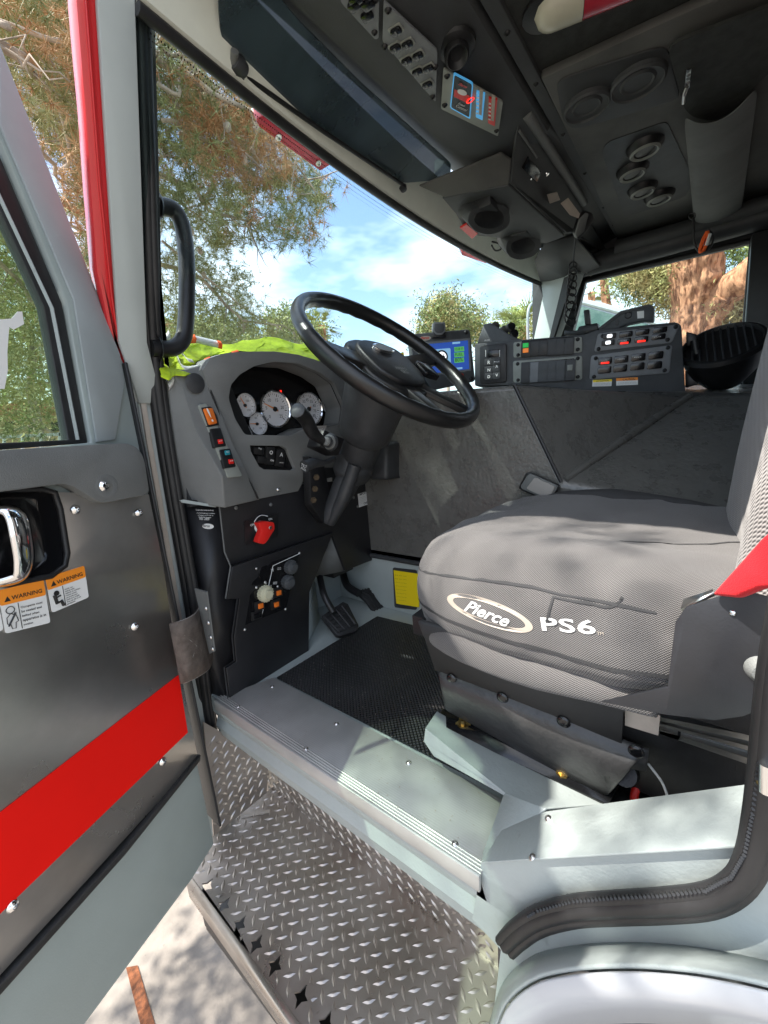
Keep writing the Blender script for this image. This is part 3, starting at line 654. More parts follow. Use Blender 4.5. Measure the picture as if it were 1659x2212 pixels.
poly('rail_web', X(.63), [(1425, 1550), (1660, 1600), (1660, 1660), (1425, 1580)], .004, M['dash_grey'], seat)
poly('slide_foot', X(.62), [(1345, 1560), (1470, 1590), (1450, 1625), (1345, 1590)], .05, M['black'], seat)
tube('hose', [W(1402, 1640, X(.7)), W(1390, 1680, X(.66)), W(1372, 1710, X(.64)), W(1370, 1740, X(.63))], .006, M['red_plastic'], seat, sm=6)
tube('wire', [W(1400, 1650, X(.62)), W(1430, 1690, X(.62)), W(1445, 1730, X(.62))], .0018, M['white'], seat, sm=6)
# buckle on a stalk between seat and engine cover
PB = X(1.03)
bu = thing('seatbelt_buckle', 'grey seatbelt buckle standing between seat and engine cover', 'buckle', W(1170, 1075, PB))
poly('body', PB, [(1142, 1022), (1206, 1050), (1186, 1082), (1122, 1054)], .02, M['pouch'], bu, lift=.012, bevel=.004, rnd=.01)
poly('face', PB, [(1155, 1031), (1200, 1052), (1184, 1078), (1136, 1056)], .004, M['thread'], bu, lift=.016, bevel=.0015, rnd=.006)
poly('edge', PB, [(1138, 1018), (1210, 1050), (1188, 1087), (1118, 1056)], .012, M['black'], bu, lift=.006, bevel=.003, rnd=.01)
# red cloth and lap belt on the right edge
rc = pm('red_jacket', [(1700, 1110, X(.50)), (1640, 1165, X(.50)), (1590, 1222, X(.50)), (1534, 1284, X(.505)), (1590, 1290, X(.49)), (1640, 1270, X(.48)), (1720, 1262, X(.47))], [(0, 1, 2, 3, 4, 5, 6)], M['red_cloth'], solid=.012, bevel=.004)
tag(rc, 'bright red cloth draped over the right side of the seat', 'cloth')

# ------------------------------------------------------------------ engine cover
ec = thing('engine_cover', 'black wrinkled vinyl engine cover between the seats', 'engine cover', (1.4, .4, -.45))
a1 = W(845, 880, X(1.05)); B = W(1112, 832, X(1.05)); Cc = W(1213, 1042, X(1.05)); D = W(1490, 856, X(1.50)); a0 = W(845, 1195, X(1.05)); c0 = Vector((1.05, Cc.y, -.455)); E1 = W(1230, 1075, X(1.05)); 
top0 = W(845, 860, X(1.05)); T = lambda P, dx, dz=0: P+Vector((dx, 0, dz))
Fp = Vector((1.5, -.12, D.z-.01)); G = Vector((1.05, -.12, -.24)); H_ = Vector((1.05, -.6, -.24)); I_ = Vector((1.5, -.6, D.z-.01))
def wrinkle(P, k=.004):
    return P
def quadgrid(name, a, b, c, d, nu, nv, mat_, parent, amp=.0):
    rows = []
    for i in range(nu+1):
        s = i/nu; L_ = a.lerp(d, s); R_ = b.lerp(c, s); rows.append([L_.lerp(R_, j/nv) for j in range(nv+1)])
    for r in rows:
        for p in r: pass
    return grid_mesh(name, rows, mat_, parent)
cv = [Vector((1.05, 1.08, .10)), B, Cc, Vector((1.05, .30, -.455)), Vector((1.05, 1.08, -.455)), D, Fp, G, Vector((1.05, -.12, -.455)), Vector((1.6, 1.08, .10)), Vector((2.3, .9, .10)), Vector((2.3, -.6, -.0)), H_, I_, Vector((1.05, -.6, -.455)), Vector((1.5, .55, .085))]
mesh('cover', cv, [(0, 4, 3, 2, 1), (1, 2, 5), (1, 5, 15), (0, 1, 15, 9), (2, 7, 6), (2, 6, 5), (2, 3, 8, 7), (7, 12, 13, 6), (7, 8, 14, 12), (9, 15, 5, 6, 13, 11, 10)], M['leather'], ec, bevel=.012, seg=3, smooth=.5)
N_ = lambda P, k=.006: P+Vector((-k, 0, k*.3))
tube('seam', [N_(B, .004), N_(B.lerp(Cc, .5), .004), N_(Cc, .004)], .0045, M['black'], ec, sm=1, n=6)
tube('ridge', [N_(Cc, -.0).lerp(D, .02), Cc.lerp(D, .5)+Vector((-.002, 0, .004)), D], [.010, .013, .010], M['leather'], ec, sm=3, n=8)
tube('edge_piping', [Vector((1.048, 1.07, -.455)), Vector((1.048, -.2, -.455))], .009, M['dash_dark'], ec, sm=1, n=8)
yl = poly('notice_frame', X(1.05), [(848, 1226), (900, 1232), (900, 1318), (852, 1312)], .003, M['dash_dark'], lift=.004, rnd=.008)
tag(yl, 'yellow printed notice in a dark frame on the tunnel wall', 'notice')
poly('sheet', X(1.05), [(850, 1232), (905, 1240), (905, 1312), (856, 1304)], .002, M['yellow'], yl, lift=.006)
for k in range(8): text('=========' if k > 1 else '== == ==', X(1.05), (853+k*.5, 1243+k*7.6), (878, 1246+k*7.6), M['ink'], yl, lift=.0065, hf=.35)

# ------------------------------------------------------------------ centre console on the engine cover
cA = Vector((1.33, .92, 0)); cB = Vector((1.56, .05, 0))
PC = pl(cA, Vector((cB.y-cA.y, -(cB.x-cA.x), 0)))
co_ = thing('centre_console', 'dark grey switch console on top of the engine cover', 'console', W(1200, 840, PC))
poly('body', PC, [(1025, 742), (1100, 736), (1262, 722), (1290, 712), (1462, 695), (1473, 702), (1482, 852), (1300, 846), (1112, 832), (1025, 834)], .22, M['console'], co_, bevel=.006)
poly('top_hump', off(PC, -.06), [(1030, 742), (1045, 700), (1060, 697), (1110, 728), (1140, 738)], .12, M['console'], co_, bevel=.004)
frc = Fr(PC, (1110, 760), (1258, 745))
def plate(px, m, parent, lab=None):
    o = poly('switch_plate', PC, px, .004, M[m], parent, lift=.004, bevel=.001, rnd=.008)
    if lab: o['label'] = lab
    for u, v in ins(px): screw(off(PC, .004), u, v, o, .006, M['black'])
    return o
def ins(px, k=.09):
    cu = sum(p[0] for p in px)/4; cv_ = sum(p[1] for p in px)/4
    return [(p[0]+(10 if p[0] < cu else -10), p[1]+(6 if p[1] < cv_ else -6)) for p in px]
P1 = plate([(1109, 739), (1258, 727), (1258, 761), (1109, 773)], 'plate_olive', co_)
poly('switch_well', PC, [(1127, 736), (1239, 727), (1239, 764), (1127, 770)], .006, M['gloss_black'], P1, lift=.0055, bevel=.001)
for k in range(6):
    u = 1136+k*18.6; v = 755-k*1.4
    fbox('rocker', frc, u, v, .030, .046 if k < 3 else .05, .005, M['black'] if k < 3 else M['dash_dark'], P1, lift=.0055, rc=.003)
fbox('indicator', frc, 1136, 747, .018, .014, .002, M['led_green'], P1, lift=.0105)
fbox('indicator', frc, 1136, 758, .018, .014, .002, M['led_orange'], P1, lift=.0105)
for k in range(2): text('lamp', PC, (1150+k*17, 740-k*1.5), (1160+k*17, 739-k*1.5), M['white'], P1, lift=.009, hf=.5)
P2 = plate([(1108, 780), (1258, 768), (1258, 820), (1109, 827)], 'plate_olive', co_)
poly('switch_well', PC, [(1126, 783), (1240, 774), (1240, 818), (1126, 824)], .006, M['gloss_black'], P2, lift=.0055, bevel=.001)
for u, w_, m_ in ((1136, .03, 'dash_dark'), (1154, .03, 'plate'), (1173, .032, 'console'), (1191, .032, 'console'), (1211, .034, 'console'), (1231, .032, 'dash_dark')):
    v = 806-(u-1136)*.065; fbox('rocker', frc, u, v, w_, .064, .006, M[m_], P2, lift=.0055, rc=.003)
fbox('indicator', frc, 1231, 795, .016, .018, .003, M['plate_olive'], P2, lift=.0115)
for u in (1130, 1147): text('HEATER', PC, (u, 787-(u-1130)*.08), (u+13, 786-(u-1130)*.08), M['white'], P2, lift=.0075, hf=.8)
text('SPOT LT', PC, (1224, 779), (1237, 778), M['white'], P2, lift=.0075, hf=.8)
P3 = plate([(1292, 720), (1470, 700), (1452, 740), (1283, 760)], 'plate', co_)
P4 = plate([(1277, 768), (1453, 745), (1446, 806), (1273, 820)], 'plate', co_)
fr3 = Fr(PC, (1290, 740), (1460, 720))
def keyg(cols, pa, kw=.036, kh=.016):
    for u, v, led, t in cols:
        fbox('button', fr3, u, v, kw, kh, .004, M['gloss_black'] if not led == 'w' else M['black'], pa, lift=.004, rc=.004)
        if led == 'r': fbox('indicator', fr3, u, v+4.5, kw*.6, .005, .001, M['led_red'], pa, lift=.008)
        if led == 'w': fbox('indicator', fr3, u, v, kw*.4, .010, .001, M['led_white'], pa, lift=.008, rc=.003)
        if t: text(t, PC, (u-7, v+1), (u+7, v), M['white'], pa, lift=.0088, hf=.7)
cv_ = lambda a, b: (1217+a*.2667, 608+b*.2667)
keyg([(*cv_(372, 445), 'w', ''), (*cv_(503, 430), '', ''), (*cv_(636, 412), '', ''), (*cv_(778, 395), '', ''), (*cv_(360, 498), 'w', ''), (*cv_(490, 485), 'r', 'REAR'), (*cv_(628, 470), 'r', 'SCENE'), (*cv_(765, 450), '', 'LIGHT')], P3)
keyg([(*cv_(335, 645), 'r', 'MASTER'), (*cv_(467, 632), '', 'HIGH'), (*cv_(603, 615), '', 'MODE'), (*cv_(745, 600), '', ''), (*cv_(330, 718), '', ''), (*cv_(457, 705), '', ''), (*cv_(595, 690), '', ''), (*cv_(735, 680), '', '')], P4, .038, .021)
d1 = poly('warning_label', PC, [(1280, 821), (1322, 819), (1321, 834), (1279, 835)], .0006, M['white'], co_, lift=.0012, label='small yellow headed attention sticker')
poly('band', PC, [(1281, 821), (1322, 819), (1322, 824), (1281, 826)], .0004, M['yellow'], d1, lift=.0016)
text('ATTENTION', PC, (1288, 825), (1315, 823.5), M['ink'], d1, lift=.002)
for k in range(3): text('----------', PC, (1284, 829+k*2), (1318, 828+k*2), M['ink'], d1, lift=.002, hf=.3)
d2 = poly('warning_label', PC, [(1331, 817), (1378, 815), (1378, 831), (1331, 833)], .0006, M['white'], co_, lift=.0012, label='orange headed caution sticker')
poly('band', PC, [(1331, 817), (1378, 815), (1378, 821), (1331, 823)], .0004, M['orange'], d2, lift=.0016)
text('CAUTION', PC, (1345, 822), (1372, 820.5), M['ink'], d2, lift=.002)
for k in range(2): text('-----------', PC, (1335, 828+k*2.4), (1374, 826+k*2.4), M['ink'], d2, lift=.002, hf=.3)
# push button gear selector
PG = PC
gsel = poly('gear_selector', PG, [(1036, 747), (1094, 740), (1094, 825), (1036, 830)], .01, M['black'], co_, lift=.008, bevel=.003, rnd=.01)
frg = Fr(PG, (1036, 800), (1094, 795))
for u, v, t in ((1056, 783, 'R'), (1056, 799, 'N'), (1056, 813.5, 'D'), (1073, 781.5, 'MODE'), (1073, 797, '^'), (1073, 812, 'v')):
    fbox('button', frg, u, v, .026, .022, .004, M['dash_dark'], gsel, lift=.008, rc=.003)
    w_ = 2.8 if len(t) == 1 else 5.5
    text(t, PG, (u-w_, v+3.4 if len(t) == 1 and t not in '^v' else v+1.5), (u+w_, v+3 if len(t) == 1 and t not in '^v' else v+1), M['white'], gsel, lift=.0126, hf=1)
fbox('display', frg, 1066, 764, .040, .024, .002, M['gloss_black'], gsel, lift=.008)
for u in (1050, 1080): fbox('mark', frg, u, 764, .002, .022, .001, M['white'], gsel, lift=.008)
text('PUSH', PG, (1047, 737), (1057, 736), M['white'], co_, lift=.010)
# monitor
PMn = pl(W(1012, 770, PC), Vector((-.70, -.71, -.05)))
mo = thing('dash_monitor', 'dash display with blue engine data screen behind the steering wheel', 'monitor', W(950, 830, PMn))
poly('bezel', PMn, [(886, 722), (1015, 711), (1027, 824), (924, 846), (895, 800)], .06, M['console'], mo, bevel=.005, rnd=.012)
poly('screen', PMn, [(904, 745), (1011, 735), (1014, 797), (915, 809)], .002, M['screen_blue'], mo, lift=.0015)
poly('screen_frame', PMn, [(899, 741), (1015, 730), (1018, 801), (912, 814)], .004, M['plate'], mo, lift=.003, holes=[[(904, 745), (1011, 735), (1014, 797), (915, 809)]])
sg = poly('dial_tile', PMn, [(934, 755), (973, 752), (974, 787), (937, 791)], .001, M['screen_pale'], mo, lift=.003, rnd=.004)
frm = Fr(PMn, (910, 775), (1010, 765))
lathe('dial_ring', [(.0225, 0), (.0225, .001), (.017, .001), (.017, 0)], W(954, 771, off(PMn, .004)), PMn[1], M['ink'], mo, 28)
lathe('dial', [(0, .0012), (.0165, .001), (.0165, 0)], W(954, 771, off(PMn, .004)), PMn[1], M['led_white'], mo, 28)
text('725', PMn, (945, 775), (962, 773.5), M['ink'], mo, lift=.0065)
for k, t in enumerate(('13.8 V', 'FUEL', '80%')):
    poly('data_tile', PMn, [(981, 750+k*12), (1002, 748+k*12), (1003, 758+k*12), (982, 760+k*12)], .001, M['screen_green'], mo, lift=.003)
    text(t, PMn, (983, 757+k*12.3), (1000, 755.5+k*12.3), M['ink'], mo, lift=.0045)
for u, v in ((985, 741), (912, 800), (960, 802), (990, 796)): fbox('soft_key', frm, u, v, .028, .006, .001, M['screen_pale'], mo, lift=.003)
lathe('button', [(0, .004), (.006, .0035), (.008, 0)], W(997, 811, PMn), PMn[1], M['red_plastic'], mo)
for u, v in ((893, 728), (1007, 718), (1018, 818)): screw(PMn, u, v, mo, .007, M['black'], lift=.001)
oval('badge', PMn, 918, 731, 13, -1, 0, M['beige'], mo, sq=.35, lift=.002)
text('Pierce', PMn, (909, 733), (927, 731.5), M['red_plastic'], mo, lift=.003, shear=.4)
op = poly('sensor_pod', off(PMn, .02), [(936, 696), (962, 696), (963, 714), (956, 723), (942, 723), (935, 714)], .02, M['plate'], None, bevel=.003, rnd=.006)
tag(op, 'small silver rimmed sensor pod on top of the dash monitor', 'sensor')
poly('pod_face', off(PMn, .02), [(939, 699), (959, 699), (960, 713), (955, 719), (943, 719), (938, 713)], .003, M['console'], op, lift=.002, bevel=.001, rnd=.005)
poly('pod_foot', off(PMn, .02), [(936, 716), (962, 716), (964, 728), (935, 729)], .02, M['black'], op, lift=-.003, bevel=.002)
ws_ = poly('caution_sticker', PMn, [(845, 768), (872, 760), (874, 776), (850, 780)], .001, M['yellow'], None); tag(ws_, 'little yellow sticker at the left edge behind the steering wheel rim', 'sticker')

# things on top of the console
ph = thing('cable_bundle', 'black cables and clips on the console top by the windshield', 'cables', W(1080, 735, 1.9))
tube('cable', [W(*a) for a in ((1050, 705, 1.9), (1075, 715, 1.9), (1095, 722, 1.88), (1115, 735, 1.85))], .006, M['black'], ph)
tube('cable', [W(*a) for a in ((1040, 712, 1.85), (1070, 725, 1.85), (1100, 736, 1.83))], .006, M['dash_dark'], ph)
for u, v in ((1102, 709), (1109, 724), (1088, 716), (1068, 708)): lathe('clip', [(0, .02), (.016, .016), (.02, .004), (.014, -.01), (0, -.014)], W(u, v, 1.87), (-.6, -.6, .3), M['black'], ph)
fl = poly('radio_handset', X(1.72), [(1292, 709), (1340, 672), (1401, 657), (1412, 661), (1411, 694), (1388, 693), (1355, 700), (1328, 712), (1295, 718)], .05, M['console'], None, bevel=.006)
tag(fl, 'long dark grey handheld unit lying on the console with a white label', 'handset')
poly('rim', X(1.72), [(1292, 709), (1340, 672), (1401, 657), (1412, 661), (1409, 665), (1400, 662), (1342, 678), (1300, 711)], .004, M['black'], fl, lift=.003)
poly('label_tag', X(1.72), [(1376, 673), (1391, 671), (1391, 687), (1377, 688)], .001, M['white'], fl, lift=.002)
poly('slot', X(1.72), [(1329, 690), (1336, 688), (1336, 703), (1330, 704)], .001, M['black'], fl, lift=.002, rnd=.003)
lathe('button', [(0, .003), (.009, .002), (.011, 0)], W(1357, 681, X(1.72)), (-1, 0, 0), M['black'], fl)
br = thing('phone_bracket', 'black bracket and upright post behind the coiled cord', 'bracket', W(1260, 720, X(1.72)))
poly('post', X(1.72), [(1260, 670), (1272, 668), (1276, 700), (1263, 702)], .02, M['black'], br, bevel=.003)
poly('cradle', X(1.72), [(1219, 712), (1246, 714), (1250, 705), (1290, 697), (1293, 712), (1255, 724), (1219, 724)], .04, M['black'], br, bevel=.004)
# spot light
PSp = X(1.62)
sp_ = thing('hand_lamp', 'big round black hand lamp mounted at the right end of the console', 'lamp', W(1560, 800, PSp))
cs_ = W(1560, 748, PSp); dn = Vector((-.55, .1, .75)).normalized()
lathe('housing', [(0, -.13), (.05, -.12), (.085, -.07), (.100, -.01), (.104, .0), (.100, .012), (.092, .014), (.088, .004), (0, .0)], cs_, dn, M['black'], sp_, 36)
bmr = bmesh.new(); mb = basis(cs_, dn)
for k in range(9):
    y_ = -.07+k*.0175; h_ = math.sqrt(.09**2-y_**2); tube_bm([mb @ Vector((-h_, y_, .008)), mb @ Vector((h_, y_, .008))], .003, 6, bmr)
link('grille', to_mesh(bmr, 'grille'), M['dash_dark'], sp_)
poly('clamp', PSp, [(1482, 716), (1506, 722), (1506, 745), (1482, 748)], .03, M['black'], sp_, bevel=.004)
poly('arm', PSp, [(1480, 800), (1500, 806), (1600, 800), (1590, 822), (1520, 826), (1480, 838)], .04, M['black'], sp_, bevel=.004)
tube('handle', [W(1500, 735, PSp), W(1508, 770, PSp), W(1535, 798, PSp), W(1580, 806, PSp)], .012, M['black'], sp_)

# ------------------------------------------------------------------ instrument panel
db = thing('dashboard', 'dark grey instrument panel with white faced gauges under a hood', 'dashboard', (.75, 1.0, -.1))
YD = pl((0, .895, 0), (0, -1, -.12))
O_ = [(557, 1078), (520, 1005), (497, 957), (468, 885), (447, 825), (438, 800), (452, 776), (476, 766), (514, 760), (592, 759), (644, 766), (700, 783), (745, 812), (790, 860), (800, 950), (800, 1010), (700, 1010), (656, 1010), (655, 1040), (644, 1061), (592, 1071)]
I2 = [(529, 939), (508, 905), (494, 861), (499, 831), (518, 809), (549, 791), (592, 781), (644, 785), (692, 805), (722, 827), (745, 879), (740, 915), (700, 925), (668, 922), (650, 930), (630, 941)]
Sw = [(540, 962), (609, 963), (620, 970), (638, 1012), (632, 1016), (570, 1014), (560, 1008), (542, 975)]
pin = [W(*a, YD) for a in I2]; 
bmz = prism_bm([W(*a, YD) for a in O_], Vector((0, .085, -.0)), .007, [rounded(pin, .008, 3), [W(*a, YD) for a in Sw]], seg=3)
link('bezel', to_mesh(bmz, 'bezel', .7), M['dash_grey'], db)
# recess back plate and side dark liner
YG = Y(.985)
pts = [Vector((p.x, .99, p.z)) for p in pin]; cen = sum(pts, Vector())/len(pts); pts = [cen+(p-cen)*1.45 for p in pts]
link('gauge_board', to_mesh(prism_bm(pts, Vector((0, .01, 0)), 0), 'gauge_board'), M['gloss_black'], db)
bml = bmesh.new(); r0_ = rounded([p.copy() for p in pin], .008, 3); a_ = [bml.verts.new(p+(cen-p)*.012+Vector((0, .012, 0))) for p in r0_]; b_ = [bml.verts.new(Vector((cen.x+(p.x-cen.x)*1.2, .99, cen.z+(p.z-cen.z)*1.22))) for p in r0_]
for i in range(len(a_)): bml.faces.new((a_[i], a_[(i+1) % len(a_)], b_[(i+1) % len(a_)], b_[i]))
link('liner', to_mesh(bml, 'liner'), M['gloss_black'], db)
# hood top sweeping forward
arc = [(438, 800), (452, 776), (476, 766), (514, 760), (592, 759), (644, 766), (700, 783), (745, 812), (790, 860)]
ra = [W(*a, YD) for a in arc]; rows = [spline([p+Vector((0, .004, 0)) for p in ra], 3), spline([p+Vector((0, .08, -.0)) for p in ra], 3), spline([p+Vector((0, .2, -.03)) for p in ra], 3)]
grid_mesh('hood', rows, M['dash_grey'], db, solid=.004, smooth=.9)
# left pod with hazard switches
pod = [(351, 838, X(.435)), (374, 812, X(.445)), (434, 797, Y(.905)), (447, 822, Y(.895)), (497, 957, Y(.885)), (520, 1005, Y(.885)), (556, 1078, Y(.895)), (484, 1095, Y(.885)), (388, 1081, X(.435)), (398, 840, Y(.905)), (428, 935, Y(.88)), (479, 1028, Y(.86)), (360, 800, Y(1.1)), (434, 790, Y(1.1))]
pm('side_pod', pod, [(0, 1, 9, 10, 11, 7, 8), (1, 2, 3, 9), (9, 3, 4, 10), (10, 4, 5, 11), (11, 5, 6, 7), (1, 12, 13, 2)], M['dash_grey'], db, solid=.01, bevel=.010, smooth=.9)
fill = [W(*a, Y(.93)) for a in [(430, 800), (560, 1070), (600, 1070), (480, 790)]]
link('groove', to_mesh(prism_bm(fill, Vector((0, .02, 0))), 'groove'), M['black'], db)
box('under_body', (.44, .93, -.15), (1.04, 1.08, -.06), M['dash_dark'], db, bevel=0)
box('top_deck', (.42, 1.08, -.05), (1.32, 1.22, .15), M['dash_dark'], db, bevel=.02)
PP = plane3(W(440, 880, Y(.897)), W(505, 1025, Y(.868)), W(470, 960, Y(.881))+Vector((.03, .0045, 0)))
lathe('round_cap', [(0, .001), (.020, .001), (.0215, 0)], W(422, 828, off(YD, -.004)), YD[1], M['dash_dark'], db, 24)
spl = poly('switch_plate', PP, [(429, 874), (446, 871), (524, 1028), (494, 1032)], .006, M['plate_olive'], db, lift=.0125, rnd=.005, bevel=.001)
spl['label'] = 'narrow strip with hazard and stop switches'
frp = Fr(PP, (445, 940), (475, 936))
qp = off(PP, .007)
sw1 = poly('hazard_switch', PP, [(435, 880), (466, 876), (474, 918), (450, 923)], .012, M['black'], db, lift=.014, bevel=.002)
poly('cover_flap', PP, [(441, 882), (460, 880), (471, 914), (454, 917)], .008, M['orange_plastic'], db, lift=.020, bevel=.003)
text('!', PP, (458, 911), (462, 910), M['white'], db, lift=.0215)
for (u, v), tabs in (((471, 945), [(476, 953, 'red_plastic')]), ((492, 990), [(491, 977, 'blue_tab'), (499, 996, 'red_plastic')])):
    poly('rocker_switch', PP, [(u-17, v-19), (u+6, v-22), (u+19, v+18), (u-7, v+22)], .012, M['black'], db, lift=.016, bevel=.003)
    for a, b, m_ in tabs:
        poly('switch_tab', PP, [(a-5, b-4), (a+5, b-5), (a+7, b+5), (a-3, b+6)], .003, M[m_], db, lift=.0185, bevel=.001)
        text('STOP' if m_ == 'red_plastic' else 'TEST', PP, (a-2, b+1.5), (a+5, b), M['white'], db, lift=.019)
for u, v in ((438, 876), (504, 1021)): screw(off(PP, .007), u, v, db, .005, M['black'])
# gauges
def gauge(u, v, r, ang, nums, lab):
    P = W(u, v, YG); N = Vector((0, -1, 0)); g_ = lathe('gauge', [(0, .002), (r*.97, .002), (r*.97, -.004)], P, N, M['gauge_face'], db, 32); g_['label'] = lab
    k = lambda o: setattr(o, 'matrix_parent_inverse', (Matrix.Translation(db.location) @ Matrix.Translation(-db.location) @ g_.matrix_basis).inverted()) or o
    k(lathe('gauge_bezel', [(r*.96, .0), (r*.97, .010), (r*1.03, .013), (r*1.10, .009), (r*1.12, -.002)], P, N, M['chrome'], g_, 32))
    a = math.radians(ang); d = Vector((math.cos(a), 0, math.sin(a))); q = Vector((-d.z, 0, d.x)); b0 = P+N*.006
    k(mesh('needle', [b0-d*r*.22+q*r*.05, b0-d*r*.22-q*r*.05, b0+d*r*.78-q*.0006, b0+d*r*.78+q*.0006], [(0, 1, 2, 3)], M['orange'], g_, solid=.001))
    k(lathe('hub', [(0, .009), (r*.13, .008), (r*.15, .004)], P, N, M['ink'], g_, 14))
    bt = bmesh.new(); n = 28 if r > .035 else 14
    for i in range(n+1):
        t = math.radians(225-270*i/n); e = Vector((math.cos(t), 0, math.sin(t))); s = Vector((-e.z, 0, e.x)); L0 = .80 if i % 4 else .74; w_ = r*.012 if i % 4 else r*.025
        bt.faces.new([bt.verts.new(P+N*.0026+c_) for c_ in (e*r*L0-s*w_, e*r*.9-s*w_, e*r*.9+s*w_, e*r*L0+s*w_)])
    k(link('tick_marks', to_mesh(bt, 'tick_marks'), M['ink'], g_))
    for i, t in enumerate(nums):
        if not t: continue
        th_ = math.radians(225-270*i/(len(nums)-1)); c_ = P+Vector((math.cos(th_), 0, math.sin(th_)))*r*.58
        w_ = r*.13*len(t)
        pp = pl(P+N*.0028, N); ex = Vector((1, 0, 0))
        co, fs = glyph(t); cc = co.copy(); cc[:, 0] -= cc[:, 0].mean(); cc[:, 1] -= .35
        kk = r*.26
        k(mesh('numeral', [c_+N*.0028+Vector((z[0]*kk, 0, z[1]*kk)) for z in cc], fs, M['ink'], g_))
gauge(527, 876, .030, 118, ['0', '50', '100', '150'], 'small gauge at the upper left of the cluster')
gauge(592, 884, .049, 155, ['0', '5', '10', '15', '20', '25'], 'large tachometer, left of the two big dials')
gauge(665, 884, .049, 215, ['0', '15', '25', '35', '45', '55', '65', '75', '85'], 'large speedometer behind the stalk')
gauge(703, 874, .028, 100, ['E', '', 'F'], 'small gauge at the upper right of the cluster')
gauge(553, 916, .029, 175, ['0', '60', '120'], 'small gauge below the tachometer')
gauge(522, 940, .027, 130, ['0', '60', '120'], 'lowest small gauge, partly hidden by the bezel')
gauge(716, 912, .028, 95, ['0', '60', '120'], 'small gauge behind the steering column')
oval('cluster_badge', YG, 595, 846, 6, 1, 0, M['beige'], db, sq=.4, lift=.004); 
fbox('warning_light', Fr(YG, (590, 846), (610, 848)), 605, 847, .006, .010, .001, M['led_red'], db, lift=.003)
# light switch nest
poly('switch_nest', YD, [(534, 956), (614, 958), (645, 1018), (560, 1018)], .01, M['gloss_black'], db, lift=-.012)
frs = Fr(YD, (545, 975), (625, 985))
for u, v, w_, h_, t in ((562, 975, .030, .018, '=o'), (569, 994, .03, .018, ''), (586, 985, .028, .046, 'o'), (608, 990, .028, .046, 'A')):
    fbox('switch', frs, u, v, w_, h_, .008, M['black'], db, lift=-.011, rc=.004)
    if t: text(t, off(YD, -.0025), (u-4, v-4), (u+3, v-3), M['white'], db)
text('ON', off(YD, -.0025), (584, 996), (591, 997), M['white'], db); text('BACKLT', off(YD, -.0025), (604, 1000), (613, 1001), M['white'], db)
screw(YD, 601, 1058, db, .006, M['steel'])
pb = poly('america_sticker', YD, [(669, 921), (706, 919), (700, 940), (674, 940)], .001, M['thread'], db, lift=.002); 
text('AMERICA', YD, (672, 937), (703, 934), M['white'], db, lift=.004, hf=1.3)
# bolster right of the column
pm('end_bolster', [(830, 948, Y(.86)), (849, 980, Y(.87)), (847, 1018, Y(.88)), (820, 1030, Y(.86)), (780, 1035, Y(.86)), (780, 960, Y(.86))], [(0, 1, 2, 3, 4, 5)], M['dash_dark'], db, solid=.1, bevel=.014)

# ------------------------------------------------------------------ black kick panel under the dash
kp = thing('kick_panel', 'matte black breaker panel below the dash with a red battery switch', 'kick panel', (.6, .92, -.65))
YK = Y(.92)
poly('upper_panel', YK, [(400, 1078), (474, 1086), (660, 1045), (845, 1030), (845, 1194), (746, 1233), (715, 1150), (497, 1223), (484, 1192), (473, 1095)], .01, M['kick_black'], kp, bevel=.0015)
pm('lower_panel', [(497, 1223, Y(.912)), (715, 1150, Y(.921)), (664, 1278, Y(.925)), (662, 1407, Y(.917)), (493, 1515, Y(.917)), (484, 1441, Y(.915)), (506, 1427, Y(.917)), (501, 1374, Y(.915)), (513, 1291, Y(.915)), (486, 1293, Y(.915))], [(0, 1, 2, 3, 4, 5, 6, 7, 8, 9)], M['kick_black'], kp, solid=.01, bevel=.0015)
pm('side_flap', [(388, 1084, X(.43)), (473, 1092, Y(.93)), (484, 1192, Y(.93)), (497, 1223, Y(.925)), (486, 1293, Y(.93)), (513, 1291, Y(.93)), (501, 1374, Y(.93)), (506, 1427, Y(.93)), (484, 1441, Y(.93)), (493, 1515, Y(.925)), (457, 1503, X(.432)), (428, 1330, X(.43))], [tuple(range(12))], M['kick_black'], kp, solid=.008)
tube('groove_line', [W(*a) for a in ((437, 797, Y(.887)), (447, 824, Y(.885)), (472, 890, Y(.883)), (498, 957, Y(.880)), (521, 1005, Y(.879)), (557, 1077, Y(.882)))], .0028, M['black'], db, sm=3, n=6)
tube('edge_fold', [W(*a, Y(.909)) for a in ((474, 1094), (485, 1192), (498, 1223), (487, 1293))], .0018, M['dash_grey'], kp, sm=1, n=6)
tube('edge_fold', [W(*a, Y(.909)) for a in ((513, 1291), (501, 1374), (506, 1427), (484, 1441), (493, 1515))], .0016, M['dash_dark'], kp, sm=1, n=6)
pm('gusset', [(715, 1150, Y(.925)), (678, 1247, Y(1.0)), (746, 1233, Y(.925))], [(0, 1, 2)], M['pouch'], kp, solid=.003)
pm('back_panel', [(678, 1247, Y(1.0)), (664, 1278, Y(.925)), (662, 1407, Y(.93)), (700, 1390, Y(1.05))], [(0, 1, 2, 3)], M['paint'], kp, solid=.003)
text('Underwriters Laboratories Inc.', YK, (423, 1103), (462, 1104), M['white'], kp, lift=.012, hf=1.5)
for k, t in enumerate(('required fire apparatus in accordance', 'with equipment in NFPA 1901 and', 'Certification Standards', 'No. 2800')):
    text(t, YK, (425+k*2, 1109+k*4.6), (464-k*4, 1110+k*4.6), M['white'], kp, lift=.012, hf=1.3)
oval('badge', YK, 444, 1136, 12, 1, 0, M['white'], kp, sq=.45, lift=.012); text('Pierce', YK, (435, 1138), (453, 1139), M['ink'], kp, lift=.013, shear=.4, hf=1.1)
poly('trim_strip', YK, [(389, 1081), (397, 1079), (470, 1092), (466, 1096), (394, 1086)], .004, M['paint'], kp, lift=.016)
